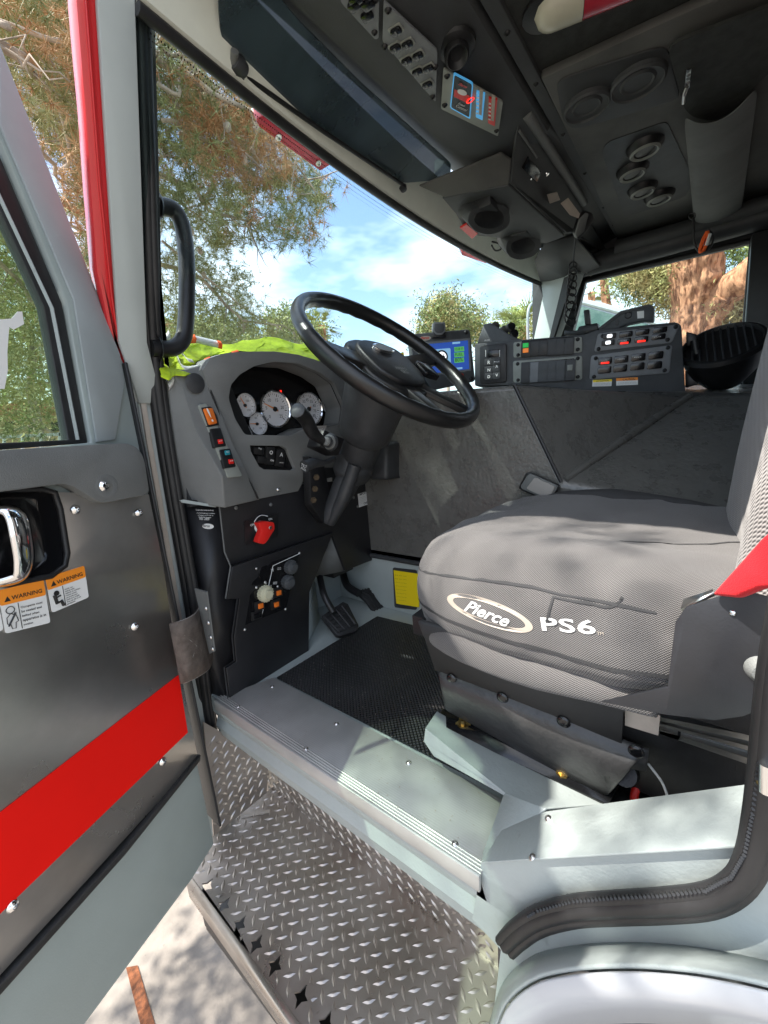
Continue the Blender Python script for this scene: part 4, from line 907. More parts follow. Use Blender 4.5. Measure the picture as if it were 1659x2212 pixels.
# battery disconnect
poly('switch_plate', YK, [(527, 1126), (602, 1108), (600, 1160), (530, 1178)], .002, M['black'], kp, lift=.003, rnd=.004)
text('OFF', YK, (541, 1137), (551, 1135), M['white'], kp, lift=.0032); text('ON', YK, (580, 1124), (588, 1122.5), M['white'], kp, lift=.0032)
tube('arc_arrow', [W(*a, Y(.9165)) for a in ((549, 1128), (556, 1118), (566, 1113), (578, 1115))], .0012, M['white'], kp, n=5)
lathe('switch_collar', [(.0, .014), (.013, .014), (.016, .010), (.017, 0)], W(560, 1138, YK), (0, -1, 0), M['white'], kp)
knob = [(557, 1130), (571, 1126), (592, 1128), (594, 1142), (577, 1170), (570, 1176), (556, 1172), (560, 1160), (566, 1146)]
poly('switch_knob', off(YK, .02), knob, .02, M['red_plastic'], kp, lift=.016, bevel=.004, rnd=.006)
lathe('knob_screw', [(0, .003), (.004, .002), (.005, 0)], W(584, 1140, off(YK, .036)), (0, -1, 0), M['steel'], kp, 12)
# breaker sub panel
Q = off(pl((0, .9165, 0), (0, 1, 0)), 0); Q = Y(.908)
bpn = poly('breaker_plate', Q, [(550, 1226), (647, 1194), (618, 1314), (530, 1350)], .003, M['gloss_black'], kp, lift=.002)
for u, v in ((554, 1228), (647, 1195), (617, 1316), (529, 1360), (573, 1190+68), (554, 1269), (574, 1260), (600, 1267)): screw(Q, u, v, kp, .004, M['steel'], lift=.002)
lathe('socket_cap', [(0, .004), (.019, .004), (.021, 0)], W(571, 1237, Q), (0, -1, 0), M['gloss_black'], kp)
for (u, v), m_, r in (((569, 1281), 'cream_plastic', .021), ((624, 1224), 'console', .019), ((618, 1256), 'console', .019)):
    prof = [(0, .026), (r*.55, .026), (r*.6, .020), (r*.92, .018), (r, .014), (r, .002), (r*1.15, 0)]
    lathe('knob', prof, W(u, v, Q), (0, -1, -.0), M[m_], kp, 24)
    bq = bmesh.new(); c_ = W(u, v, Q)
    for i in range(18):
        t = 2*math.pi*i/18; e = Vector((math.cos(t), 0, math.sin(t)))*r*1.0; tube_bm([c_+e+Vector((0, -.003, 0)), c_+e+Vector((0, -.016, 0))], r*.09, 5, bq)
    link('knob_ribs', to_mesh(bq, 'knob_ribs'), M[m_], kp)
for u, v in ((558, 1307), (597, 1279), (592, 1304)):
    frq = Fr(Q, (550, 1300), (600, 1284)); fbox('breaker_switch', frq, u, v, .030, .026, .006, M['black'], kp, lift=.003); fbox('rocker_red', frq, u, v, .014, .013, .010, M['orange_plastic'], kp, lift=.004, label='orange red rocker')
frq = Fr(Q, (550, 1300), (600, 1284)); fbox('breaker_switch', frq, 552, 1328, .032, .024, .005, M['black'], kp, lift=.003); fbox('switch_blank', frq, 552, 1328, .022, .014, .004, M['gloss_black'], kp, lift=.006)
tube('divider_line', [W(*a, off(Q, .0035)) for a in ((566, 1328), (590, 1222), (647, 1196))], .0009, M['white'], kp, sm=1, n=4)
for u, v, t in ((587, 1232, 'IDLE'), (603, 1228, 'CRUISE'), (583, 1267, 'HEAT'), (594, 1260, 'FAN'), (575, 1298, 'DOME'), (586, 1293, 'AUX')):
    for k in range(2): text(t, Q, (u-4, v+k*3), (u+4, v-1+k*3), M['white'], kp, lift=.003, hf=.8)
# important label
il = poly('notice_label', YK, [(773, 1067), (804, 1058), (806, 1086), (776, 1096)], .001, M['white'], kp, lift=.002)
text('IMPORTANT', YK, (777, 1071), (800, 1063.5), M['ink'], kp, lift=.0025)
for k in range(5): text('------------', YK, (777, 1076.5+k*3.3), (803, 1068+k*3.3), M['ink'], kp, lift=.0025, hf=.3)
text('CHELSEA', YK, (786, 1090), (803, 1084), M['ink'], kp, lift=.0025)
for u, v in ((585, 1090), (755, 1062), (764, 1075), (810, 1042), (818, 1062), (813, 1083), (772, 1094), (645, 1044), (510, 1097)): screw(YK, u, v, kp, .005, M['dash_grey'], lift=.001)

# ------------------------------------------------------------------ pedals
bp_ = thing('brake_pedal', 'black ribbed brake pedal hanging near the kick panel', 'pedal', W(735, 1370, Y(.88)))
PPd = pl(W(735, 1340, Y(.88)), Vector((-.15, -.62, .77)))
poly('pad', PPd, [(695, 1330), (741, 1299), (752, 1304), (775, 1350), (772, 1362), (737, 1374), (728, 1372)], .018, M['rubber'], bp_, bevel=.003)
bq = bmesh.new()
for k in range(4):
    a_ = Vector((700+k*12.5, 1331-k*8)); b_ = Vector((733+k*11.5, 1370-k*6)); tube_bm([W(a_.x+1, a_.y+2, off(PPd, .002)), W(b_.x, b_.y-4, off(PPd, .002))], .0035, 6, bq)
for k in range(5):
    t = (k+.5)/5; a_ = Vector((698+t*32, 1333+t*37)); b_ = Vector((744+t*29, 1304+t*52)); tube_bm([W(a_.x, a_.y, off(PPd, .001)), W(b_.x, b_.y, off(PPd, .001))], .003, 6, bq)
link('pad_ribs', to_mesh(bq, 'pad_ribs'), M['rubber'], bp_)
tube('arm', [W(720, 1322, Y(.895)), W(700, 1285, Y(.93)), W(690, 1240, Y(1.0))], .011, M['black'], bp_)
ac = thing('accelerator_pedal', 'black ribbed accelerator pedal beside the tunnel wall', 'pedal', W(815, 1330, Y(.9)))
PPa = pl(W(790, 1300, Y(.93)), Vector((-.2, -.7, .68)))
poly('pad', PPa, [(767, 1276), (795, 1271), (815, 1282), (837, 1308), (809, 1325), (795, 1303)], .014, M['rubber'], ac, bevel=.003)
bq = bmesh.new()
for k in range(5):
    tube_bm([W(770+k*6, 1276-k*1.2, off(PPa, .001)), W(790+k*8, 1289-k*3, off(PPa, .001)), W(811+k*5.5, 1323-k*3.6, off(PPa, .001))], .0028, 6, bq)
link('pad_ribs', to_mesh(bq, 'pad_ribs'), M['rubber'], ac)
tube('arm', [W(775, 1282, Y(.94)), W(750, 1265, Y(1.0)), W(740, 1235, Y(1.05))], .014, M['black'], ac)
box('pedal_bracket', (.90, .97, -.50), (1.0, 1.06, -.40), M['black'], ac)

# ------------------------------------------------------------------ steering column and wheel
wc = Vector((.83, .605, .157)); tl = math.radians(43); wa = Vector((1, 0, 0)); wb = Vector((0, math.cos(tl), math.sin(tl))); wn = wa.cross(wb); wn = wn if wn.z > 0 else -wn
sw = thing('steering_wheel', 'big black steering wheel with an oval badge on its hub', 'steering wheel', wc-wn*.1)
R_w = .236; rim = []
n = 72; bm = bmesh.new(); rings = []
for i in range(n):
    t = 2*math.pi*i/n; e = wa*math.cos(t)+wb*math.sin(t); c = wc+e*R_w; ring = []
    for k in range(14):
        f = 2*math.pi*k/14; rr = .0172
        if math.cos(f) < -.2: rr -= .0022*(.5+.5*math.sin(i*2*math.pi/2.4))
        ring.append(bm.verts.new(c+e*math.cos(f)*rr*.92+wn*math.sin(f)*rr*1.1))
    rings.append(ring)
for i in range(n):
    for k in range(14): bm.faces.new((rings[i][k], rings[i][(k+1) % 14], rings[(i+1) % n][(k+1) % 14], rings[(i+1) % n][k]))
link('rim', to_mesh(bm, 'rim', 2), M['wheel'] if 'wheel' in M else mat('wheel', (.012, .012, .012), .33, var=.1, bump=.15, bs=400), sw)
S_ = lambda a, b, h: wc+wa*a+wb*b+wn*h
hubo = [(a_*1.18, b_*1.18) for a_, b_ in [(-.085, .035), (-.07, .07), (-.02, .088), (.04, .085), (.09, .06), (.10, .02), (.095, -.04), (.07, -.085), (.02, -.10), (-.05, -.09), (-.09, -.045)]]
link('hub', to_mesh(prism_bm(rounded([S_(a, b, -.018) for a, b in hubo], .02, 3), -wn*.045, .008), 'hub', .8), M['wheel'], sw)
link('hub_pad', to_mesh(prism_bm(rounded([S_(a*.8, b*.8, -.006) for a, b in hubo], .02, 3), -wn*.02, .006), 'hub_pad', .8), M['black'], sw)
for ang in (8, 172, 262, 300):
    t = math.radians(ang); e = wa*math.cos(t)+wb*math.sin(t); q = wn.cross(e)
    w0, w1 = (.030, .022) if ang < 200 else (.022, .016)
    pts = [wc+e*.07+q*w0-wn*.02, wc+e*.07-q*w0-wn*.02, wc+e*(R_w-.006)-q*w1-wn*.002, wc+e*(R_w-.006)+q*w1-wn*.002]
    link('spoke', to_mesh(prism_bm(pts, -wn*.016, .004), 'spoke'), M['wheel'], sw)
for ang in (345,):
    t = math.radians(ang); e = wa*math.cos(t)+wb*math.sin(t); link('thumb_control', to_mesh(prism_bm(rounded([wc+e*(.13)+wn.cross(e)*s_+e*d_+wn*.0 for s_, d_ in ((-.03, -.03), (.03, -.03), (.03, .025), (-.03, .025))], .012), -wn*.014, .003), 'thumb_control'), M['gloss_black'], sw)
bo = [S_(.030*math.cos(t)*1.3+.01, .019*math.sin(t)+.04, .0) for t in np.linspace(0, 2*math.pi, 28, endpoint=False)]
link('badge', to_mesh(prism_bm(bo, -wn*.008, .001), 'badge'), M['chrome'], sw)
bo = [S_(.025*math.cos(t)*1.3+.01, .014*math.sin(t)+.04, .0012) for t in np.linspace(0, 2*math.pi, 28, endpoint=False)]
link('badge_field', to_mesh(prism_bm(bo, -wn*.004, .0), 'badge_field'), M['screen_pale'] if False else M['plate'], sw)
PW = pl(S_(0, 0, .0), wn)
def textw(s, a, b, w, m_, par, h=.0025):
    co, fs = glyph(s); c = co.copy(); k = w/c[:, 0].max()
    mesh('lettering', [S_(a+q[0]*k, b+q[1]*k, h) for q in c], fs, M[m_], par)
textw('AIRBAG', -.02, -.04, .045, 'dash_grey', sw, -.0055)
textw('SRS', -.01, -.055, .025, 'dash_grey', sw, -.0055)
stc = thing('steering_column', 'thick black steering column with collar, boot and stalks', 'steering column', W(705, 1130, Y(.90)))
ftc = W(706, 1128, Y(.885)); kn = W(770, 1000, Y(.80))
top_ = wc-wn*.055
tube('collar', [top_, top_.lerp(kn, .25), top_.lerp(kn, .62), top_.lerp(kn, .65)], [.088, .082, .072, .052], M['dash_dark'], stc, n=28, sm=2)
tube('shaft', [top_.lerp(kn, .5), kn, ], [.058, .050], M['dash_dark'], stc, n=24, sm=1)
tube('knuckle', [kn+Vector((-.01, 0, .035)), kn+Vector((-.005, .01, -.015)), kn+Vector((0, .02, -.05))], [.045, .060, .045], M['dash_dark'], stc, n=20)
tube('lower_shroud', [kn, kn.lerp(ftc, .4), kn.lerp(ftc, .92), ftc], [.052, .046, .032, .022], M['dash_dark'], stc, n=16, sm=4, sy=.8)
tube('shroud_ridge', [kn+Vector((-.04, -.03, 0)), kn.lerp(ftc, .5)+Vector((-.025, -.035, 0)), ftc+Vector((-.005, -.02, 0))], [.02, .02, .014], M['dash_dark'], stc, n=12)
stem = [W(642, 886, Y(.70)), W(660, 905, Y(.72)), W(676, 935, Y(.735)), W(697, 952, Y(.75)), W(716, 956, Y(.76))]
tube('stalk', stem, [.017, .0165, .016, .010, .008], M['black'], stc, n=16, sm=5)
lathe('stalk_cap', [(0, .006), (.010, .005), (.0165, .0), (.0165, -.006)], stem[0], (stem[0]-stem[1]).normalized(), M['console'], stc)
bx_ = [W(701, 928, Y(.755)), W(745, 948, Y(.755)), W(732, 985, Y(.755)), W(690, 965, Y(.755))]
link('switch_box', to_mesh(prism_bm(bx_, Vector((0, .05, 0)), .004), 'switch_box'), M['black'], stc)
for k in range(4):
    lathe('boot_ring', [(0, .004), (.020-.004*k, .003), (.023-.004*k, -.002), (.02-.004*k, -.006)], W(712, 955, Y(.752))+Vector((-.008*k, -.004*k, .001*k)), (-.9, -.35, .1), M['dash_grey'] if k % 2 else M['dash_dark'], stc)
tube('tilt_lever', [W(657, 1008, Y(.77)), W(680, 1000, Y(.77)), W(700, 1000, Y(.78)), W(722, 990, Y(.79))], [.016, .013, .008, .007], M['dash_dark'], stc, n=12)
text('TILT', off(Y(.76), 0), (650, 1006), (662, 1012), M['white'], stc, lift=.006); text('PULL', off(Y(.76), 0), (650, 1013), (661, 1018), M['white'], stc, lift=.004)
for u, v in ((683, 1031), (680, 1056), (677, 1080)): lathe('bolt', [(0, .01), (.006, .01), (.006, .003), (.009, .003), (.009, 0)], W(u, v, Y(.86)), (-.4, -.9, 0), M['dull_bolt'], stc, 6, .3)
poly('bracket', Y(.87), [(668, 985), (700, 1000), (720, 1100), (700, 1130), (672, 1090)], .03, M['black'], stc, bevel=.003)

# ------------------------------------------------------------------ grab handle
gh = thing('grab_handle', 'black rubber grab handle on the windshield pillar', 'grab handle', W(350, 755, Y(.90)))
YH = Y(.90)
tube('grip', [W(*a, YH) for a in ((322, 446), (350, 446), (376, 455), (393, 485), (402, 545), (404, 620), (402, 690), (396, 730), (378, 750), (350, 754), (326, 752))], .0165, M['black'], gh, n=14)
for v in (446, 753): lathe('foot', [(0, .006), (.024, .004), (.027, 0)], W(338, v, YH), (1, 0, 0), M['black'], gh)

# ------------------------------------------------------------------ the open door
ang = math.radians(20); DD = Vector((math.cos(ang), math.sin(ang), 0)); DN = Vector((math.sin(ang), -math.cos(ang), 0)); DH = Vector((.33, .894, -.73))
DP = pl(DH, DN)
def sz(u, v, o=0):
    P = W(u, v, off(DP, o)); d = P-DH; return (d.dot(DD), P.z)
def dw(s, z, o=0): return DH+DD*s+Vector((0, 0, z-DH.z))+DN*o
dr = thing('cab_door', 'open grey cab door with steel inner panel and red stripe', 'door', dw(-.35, -.98))
outer = [sz(*a, -.012) for a in [(0, 90), (212, 633), (258, 762), (288, 830), (322, 1068), (422, 1625), (463, 1822), (415, 1900)]]
outer = outer+[(-.50, -.985), (-.80, -.75), (-.88, -.45), (-.88, .45), (-.80, .76), (-.35, .76)]
wi = [sz(*a, -.012) for a in [(0, 300), (143, 648), (198, 956), (0, 972)]]+[(-.76, .0), (-.76, .45), (-.70, .66), (-.36, .66)]
wi[3] = (-.40, .003)
link('shell', to_mesh(prism_bm([dw(s, z, -.012) for s, z in outer], -DN*.045, .004, [[dw(s, z, -.012) for s, z in wi], [dw(*sz(*a), -.012) for a in [(-45, 1056), (92, 1052), (122, 1062), (134, 1100), (149, 1195), (144, 1226), (112, 1249), (20, 1266), (-45, 1274)]]]), 'shell'), M['door_grey'], dr)
wi2 = [sz(*a, -.02) for a in [(0, 337), (134, 654), (190, 957), (0, 970)]]+[(-.75, .01), (-.75, .44), (-.70, .645), (-.345, .645)]; wi2[3] = (-.4, .008)
wi3 = [sz(*a, -.02) for a in [(0, 455), (95, 662), (148, 950), (0, 962)]]+[(-.73, .03), (-.73, .43), (-.69, .62), (-.325, .62)]; wi3[3] = (-.4, .022)
link('window_seal', to_mesh(prism_bm([dw(s, z, -.02) for s, z in wi2], -DN*.02, .002, [[dw(s, z, -.02) for s, z in wi3]]), 'window_seal'), M['rubber'], dr)
link('window_glass', to_mesh(prism_bm([dw(s, z, -.03) for s, z in wi2], -DN*.004, 0), 'window_glass'), M['door_glass'], dr)
w4 = [sz(*a, -.016) for a in [(0, 440), (98, 668), (104, 668), (0, 425)]]
link('frame_bevel', to_mesh(prism_bm([dw(*sz(*a, -.006), -.006) for a in [(0, 100), (210, 640), (260, 765), (270, 830), (250, 950), (210, 955), (160, 645), (0, 268)]], -DN*.006, .002), 'frame_bevel'), M['frame_grey'], dr)
tube('glass_edge', [W(*a, off(DP, -.018)) for a in ((-20, 385), (112, 665), (168, 950))], .003, M['blue_tab'] if False else M['paint'], dr, sm=1, n=6)
DPf = off(DP, 0)
panel = [sz(*a) for a in [(322, 1068), (352, 1217), (370, 1337), (400, 1500), (427, 1632), (420, 1648)]]+[(-.86, -.745), (-.86, -.10), sz(0, 1060)]
hole = [sz(*a) for a in [(-25, 1060), (88, 1056), (118, 1064), (130, 1100), (145, 1195), (140, 1222), (110, 1245), (20, 1262), (-40, 1270)]]
link('inner_panel', to_mesh(prism_bm([dw(s, z) for s, z in panel], -DN*.006, .001, [[dw(s, z) for s, z in hole]]), 'inner_panel'), M['brushed'], dr)
link('stripe', to_mesh(prism_bm([dw(s, z, .0012) for s, z in [sz(385, 1458), sz(405, 1582), (-.86, sz(405, 1582)[1]), (-.86, sz(385, 1458)[1])]], -DN*.001, 0), 'stripe'), M['red_vinyl'], dr)
link('bottom_seal', to_mesh(prism_bm([dw(s, z, .008) for s, z in [sz(429, 1628), sz(428, 1642), (-.2, -.762), (-.86, -.762), (-.86, -.745), (-.2, -.747)]], -DN*.02, .003), 'bottom_seal'), M['rubber'], dr)
arm = [(207, 960), (277, 957), (300, 968), (313, 993), (324, 1067), (220, 1088), (160, 1051), (137, 1045), (0, 1063), (-80, 1072), (-80, 982), (0, 972)]
poly('armrest', DP, arm, .03, M['dash_grey'], dr, lift=.022, bevel=.010, rnd=.012)
lathe('armrest_screw', [(0, .006), (.006, .005), (.010, .0)], W(225, 1050, off(DP, .022)), DN, M['chrome'], dr)
lathe('screw_recess', [(.010, .0005), (.018, .002), (.024, 0)], W(231, 1050, off(DP, .0212)), DN, M['dash_grey'], dr)
# recessed handle pocket
hp = [dw(*sz(*a), 0) for a in [(-25, 1060), (88, 1056), (118, 1064), (130, 1100), (145, 1195), (140, 1222), (110, 1245), (20, 1262), (-40, 1270)]]
bmh = bmesh.new(); cen_ = sum(hp, Vector())/len(hp); fa = [bmh.verts.new(p) for p in hp]; fb = [bmh.verts.new(p+(cen_-p)*.12-DN*.035) for p in hp]; fc = [bmh.verts.new(p+(cen_-p)*.2-DN*.04) for p in hp]
for A_, B_ in ((fa, fb), (fb, fc)):
    for i in range(len(hp)): bmh.faces.new((A_[i], A_[(i+1) % len(hp)], B_[(i+1) % len(hp)], B_[i]))
bmh.faces.new(fc); link('handle_pocket', to_mesh(bmh, 'handle_pocket', .9), M['gloss_black'], dr)
tube('handle_pocket_rim', hp, .005, M['black'], dr, sm=1, n=8, closed=True)
tube('door_handle', [W(-20, 1100, off(DP, .0)), W(12, 1101, off(DP, .012)), W(35, 1115, off(DP, .022)), W(46, 1160, off(DP, .026)), W(52, 1215, off(DP, .02)), W(40, 1246, off(DP, .012)), W(-10, 1262, off(DP, 0))], [.014, .018, .020, .020, .020, .018, .014], M['chrome'], dr, n=16, sm=6, sy=.45)
for u, v in ((163, 1101), (300, 1107), (292, 1353), (352, 1645), (28, 1957)): screw(DP, u, v, dr, .009, M['chrome'], lift=.001)
# warning stickers
def sticker(px, head, lines, icon):
    s = poly('warning_label', DP, px, .001, M['white'], dr, lift=.002, rnd=.004); TL, TR, BR, BL = px
    L2 = lambda a, b, t: (a[0]+(b[0]-a[0])*t, a[1]+(b[1]-a[1])*t)
    k = .36; A_, B_ = L2(TL, BL, k), L2(TR, BR, k)
    poly('label_band', DP, [TL, TR, B_, A_], .0006, M['orange'], s, lift=.0026, rnd=.003)
    a_, b_ = L2(L2(TL, A_, .78), L2(TR, B_, .78), .26), L2(L2(TL, A_, .78), L2(TR, B_, .78), .93)
    text('WARNING', DP, a_, b_, M['ink'], s, lift=.003, hf=1.05)
    c0_, c1_ = L2(L2(TL, A_, .82), L2(TR, B_, .82), .1), L2(L2(TL, A_, .82), L2(TR, B_, .82), .24); cm = L2(c0_, c1_, .5)
    poly('triangle', DP, [c0_, c1_, (cm[0]-1, cm[1]-11)], .0004, M['ink'], s, lift=.003)
    n_ = len(lines)
    for i, t in enumerate(lines):
        f = k+.13+(1-k-.14)*i/n_*1.0
        l, r = L2(TL, BL, f+.03), L2(TR, BR, f+.03)
        w_ = min(.54, .036*len(t)*(.62 if n_ > 6 else .95)); text(t, DP, L2(l, r, .42), L2(l, r, .42+w_), M['ink'], s, lift=.003, hf=1)
    l, r = L2(TL, BL, k+.02), L2(TR, BR, k+.02); l2_, r2_ = L2(TL, BL, .97), L2(TR, BR, .97)
    tube('divider', [W(*L2(l, r, .38), off(DP, .0025)), W(*L2(l2_, r2_, .38), off(DP, .0025))], .0005, M['ink'], s, sm=1, n=4)
    g0 = lambda a, b: (lambda t, q: W(*L2(L2(TL, BL, q), L2(TR, BR, q), t), off(DP, .003)))(a, b)
    if icon == 0:
        lathe('head_icon', [(.0048, 0), (.0048, .0006), (.0058, .0006), (.0058, 0)], g0(.19, .50), DN, M['ink'], s, 18)
        tube('torso_icon', [g0(.19, .58), g0(.09, .66), g0(.08, .8), g0(.15, .82), g0(.17, .93), g0(.25, .93), g0(.27, .8), g0(.33, .78), g0(.30, .64), g0(.19, .58)], .0006, M['ink'], s, sm=1, n=4)
        tube('belt_icon', [g0(.30, .58), g0(.10, .86)], .0014, M['ink'], s, sm=1, n=4)
    else:
        tube('seated_icon', [g0(.14, .56), g0(.17, .8), g0(.29, .78), g0(.33, .93)], .0026, M['ink'], s, sm=1, n=6)
        lathe('head_icon', [(0, .0006), (.0042, .0006), (.0042, 0)], g0(.20, .52), DN, M['ink'], s, 16)
        tube('arm_icon', [g0(.17, .64), g0(.3, .62)], .0013, M['ink'], s, sm=1, n=4)
    return s
sticker([(-5, 1276), (94, 1252), (109, 1345), (12, 1369)], '', ['Occupants must', 'be seated and', 'belted when', 'apparatus is in', 'motion'], 0)
sticker([(98, 1248), (182, 1222), (192, 1290), (113, 1324)], '', ['NEVER wear', 'helmet with', 'vehicle in motion.', 'Helmet weight', 'can break your', 'neck in a crash.', 'You can die or be', 'paralyzed.'], 1)
poly('sticker_edge', DP, [(-40, 1290), (-8, 1280), (8, 1360), (-30, 1378)], .001, M['white'], dr, lift=.002, rnd=.004)
# T shaped decal on the glass
dec = [(0, 690), (25, 688), (38, 673), (48, 673), (52, 700), (30, 712), (20, 706), (16, 760), (17, 800), (10, 840), (-10, 840), (-10, 690)]
poly('window_decal', off(DP, -.026), dec, .001, M['white'], dr)
# check strap
cs2 = thing('check_strap', 'brown canvas check strap joining door and pillar', 'strap', W(410, 1470, DP))
a_ = [(368, 1346), (384, 1342), (405, 1334), (420, 1324), (428, 1312), (434, 1298)]; b_ = [(393, 1476), (408, 1470), (428, 1460), (444, 1449), (452, 1440), (457, 1420)]
dep = [.03, .05, .055, .045, .02, .0]
rows = []
for t in np.linspace(0, 1, 5):
    rows.append(spline([W(p[0]+(q[0]-p[0])*t, p[1]+(q[1]-p[1])*t, off(DP, d_)) for p, q, d_ in zip(a_, b_, dep)], 4))
grid_mesh('webbing', rows, M['strap'], cs2, solid=.004, smooth=3)
c4 = [rows[0][1], rows[0][-4], rows[-1][-4], rows[-1][1]]
for i, j in ((0, 2), (1, 3), (0, 1), (3, 2), (0, 3), (1, 2)):
    rA = {0: (0, 1), 1: (0, -4), 2: (4, -4), 3: (4, 1)}; (r1_, c1_), (r2_, c2_) = rA[i], rA[j]; m_ = len(rows[0])
    pts = []
    for t in np.linspace(0, 1, 9):
        rr = r1_+(r2_-r1_)*t; cc = (c1_ % m_)+((c2_ % m_)-(c1_ % m_))*t; k0, k1 = int(min(rr, 3.999)), int(min(cc, m_-1.001)); fr_, fc_ = rr-k0, cc-k1
        pts.append((rows[k0][k1]*(1-fr_)*(1-fc_)+rows[k0+1][k1]*fr_*(1-fc_)+rows[k0][k1+1]*(1-fr_)*fc_+rows[k0+1][k1+1]*fr_*fc_)+DN*.0015)
    tube('stitching', [q_+DN*.002 for q_ in pts], .0009, M['thread'], cs2, sm=1, n=4)
poly('bracket', XP, [(420, 1272), (445, 1279), (462, 1408), (452, 1412)], .004, M['dash_grey'], cs2, lift=.028)
for t in (.25, .5, .75, .95): screw(XP, 440+20*t, 1283+125*t, cs2, .005, M['steel'], lift=.03)

# ------------------------------------------------------------------ overhead
ovh = thing('overhead_console', 'black overhead console with grey switch plates above the windshield', 'overhead console', (1.3, .45, .70))
ovh_z = .70
# section line: rear seam (y .37) -> switch face -> lower front edge -> up to header
def sec(x):
    return [Vector((x, .372, .742)), Vector((x, .385, .725)), Vector((x, .455, .705)), Vector((x, .535, .70)), Vector((x, .60, .715)), Vector((x, .68, .76))]
xs = [.44, .6, .8, 1.0, 1.2, 1.30, 1.45, 1.8, 2.1, 2.34]
rows = [sec(x) if x < 1.35 else [p+Vector((0, 0, .03 if 0 < i < 5 else 0)) for i, p in enumerate(sec(x))] for x in xs]
grid_mesh('shell', rows, M['overhead'], ovh, solid=.01, smooth=.5)
ZO = pl(Vector((1, .495, .700)), (0, .06, -1))
def oplate(px, m_='plate', lab=None):
    o = poly('switch_plate', ZO, px, .004, M[m_], ovh, lift=.008, bevel=.001, rnd=.006)
    if lab: o['label'] = lab
    return o
OQ = off(ZO, .008)
fro = Fr(OQ, (840, 60), (930, 190))
p1 = oplate([(700, -130), (745, -130), (829, -5), (937, 75), (933, 145), (700, 60)][:0] or [(742, -25), (819, 0), (818, 84), (810, 86), (735, 5)], 'plate')
for u, v in ((795, 5), (768, -5), (793, 30), (765, 8)): fbox('button', fro, u, v, .016, .022, .005, M['gloss_black'], p1, lift=.001, rc=.005)
for u, v in ((811, 0), (809, 70)): screw(OQ, u, v, p1, .006, M['black'])
p2 = oplate([(829, 3), (945, 110), (941, 221), (826, 90)], 'plate', 'grey plate with eight black buttons')
cf = lambda a, b: ((1300+a*.42194)*.553, b*.42194*.553)
for a, b in ((585, 270), (690, 395), (788, 500), (885, 620), (578, 428), (683, 548), (782, 650), (875, 770)):
    u, v = cf(a, b); fbox('button_frame', fro, u, v, .020, .026, .002, M['plate_olive'], p2, lift=0, rc=.004); fbox('button', fro, u, v, .015, .021, .005, M['gloss_black'], p2, lift=.001, rc=.006); fbox('icon', fro, u, v, .010, .003, .001, M['plate'], p2, lift=.0062)
for a, b in ((512, 95), (482, 430), (950, 620), (922, 895)): screw(OQ, *cf(a, b), p2, .0065, M['black'])
p3 = oplate([cf(1025, 635), cf(1575, 945), cf(1530, 1265), cf(1000, 1010)], 'plate_olive', 'plate with a red lit readout and two level gauges')
fd = poly('readout', ZO, [cf(1120, 685), cf(1300, 780), cf(1272, 1105), cf(1085, 1000)], .004, M['thermo_blue'], p3, lift=.011, rnd=.006)
poly('readout_face', ZO, [cf(1127, 700), cf(1288, 787), cf(1262, 1088), cf(1096, 995)], .004, M['gloss_black'], p3, lift=.012, rnd=.005)
poly('readout_window', ZO, [cf(1128, 828), cf(1265, 890), cf(1255, 960), cf(1120, 895)], .001, M['red_plastic'], p3, lift=.0125)
text('0', off(ZO, .013), cf(1222, 950), cf(1262, 968), M['led_red'], p3, hf=1.1)
oval('badge', ZO, *cf(1198, 790), 9, 5, 0, M['white'], p3, sq=.5, lift=.0128); text('Pierce', off(ZO, .0135), cf(1160, 785), cf(1235, 818), M['red_plastic'], p3, shear=.4)
text('Foam', off(ZO, .013), cf(1158, 965), cf(1215, 990), M['white'], p3); text('Control', off(ZO, .013), cf(1135, 985), cf(1228, 1032), M['white'], p3)
for (a, b), m_ in (((1372, 990), 'thermo_blue'), ((1485, 1045), 'red_plastic')):
    poly('level_gauge', ZO, [cf(a-42, b-135), cf(a+38, b-115), cf(a+14, b+125), cf(a-48, b+95)], .005, M[m_], p3, lift=.012)
    poly('level_tube', ZO, [cf(a-14, b-160), cf(a+20, b-145), cf(a+5, b+80), cf(a-20, b+70)], .003, M['beige'], p3, lift=.014)
    for k in range(5): poly('level_mark', ZO, [cf(a-40-k, b-90+k*36), cf(a-20-k, b-84+k*36), cf(a-21-k, b-74+k*36), cf(a-41-k, b-80+k*36)], .001, M['white'], p3, lift=.013)
for a, b in ((1058, 703), (1035, 972), (1515, 1210)): screw(OQ, *cf(a, b), p3, .0065, M['black'])
# gooseneck lamp
gl = thing('map_light', 'small round black swivel lamp on the ceiling panel', 'light', W(985, 95, Z(.72)))
c_ = W(984, 97, Z(.715))
lathe('base', [(0, .012), (.030, .011), (.038, .006), (.040, 0)], c_, (0, 0, -1), M['black'], gl)
lathe('eye', [(0, .012), (.012, .014), (.020, .024), (.024, .018), (.024, 0)], c_+Vector((0, 0, -.006)), (-.3, -.3, -1), M['black'], gl)
screw(Z(.72), 1008, 80, gl, .006, M['steel']); 
for u, v in ((1065, 88), (1155, 240), (1190, 265)): pass
trim = thing('ceiling_trim', 'long black ceiling trim strip running across the cab behind the overhead console', 'trim', (1.4, .36, .74))
box('strip', (.45, .345, .728), (2.3, .372, .744), M['overhead'], trim, bevel=.003)
for x in (.95, 1.12, 1.35, 1.6, 1.9, 2.1): screw(Z(.728), W(1000, 300, Z(.728))*0+Vector((x, .358, .728)), 0, trim, .006, M['black'])
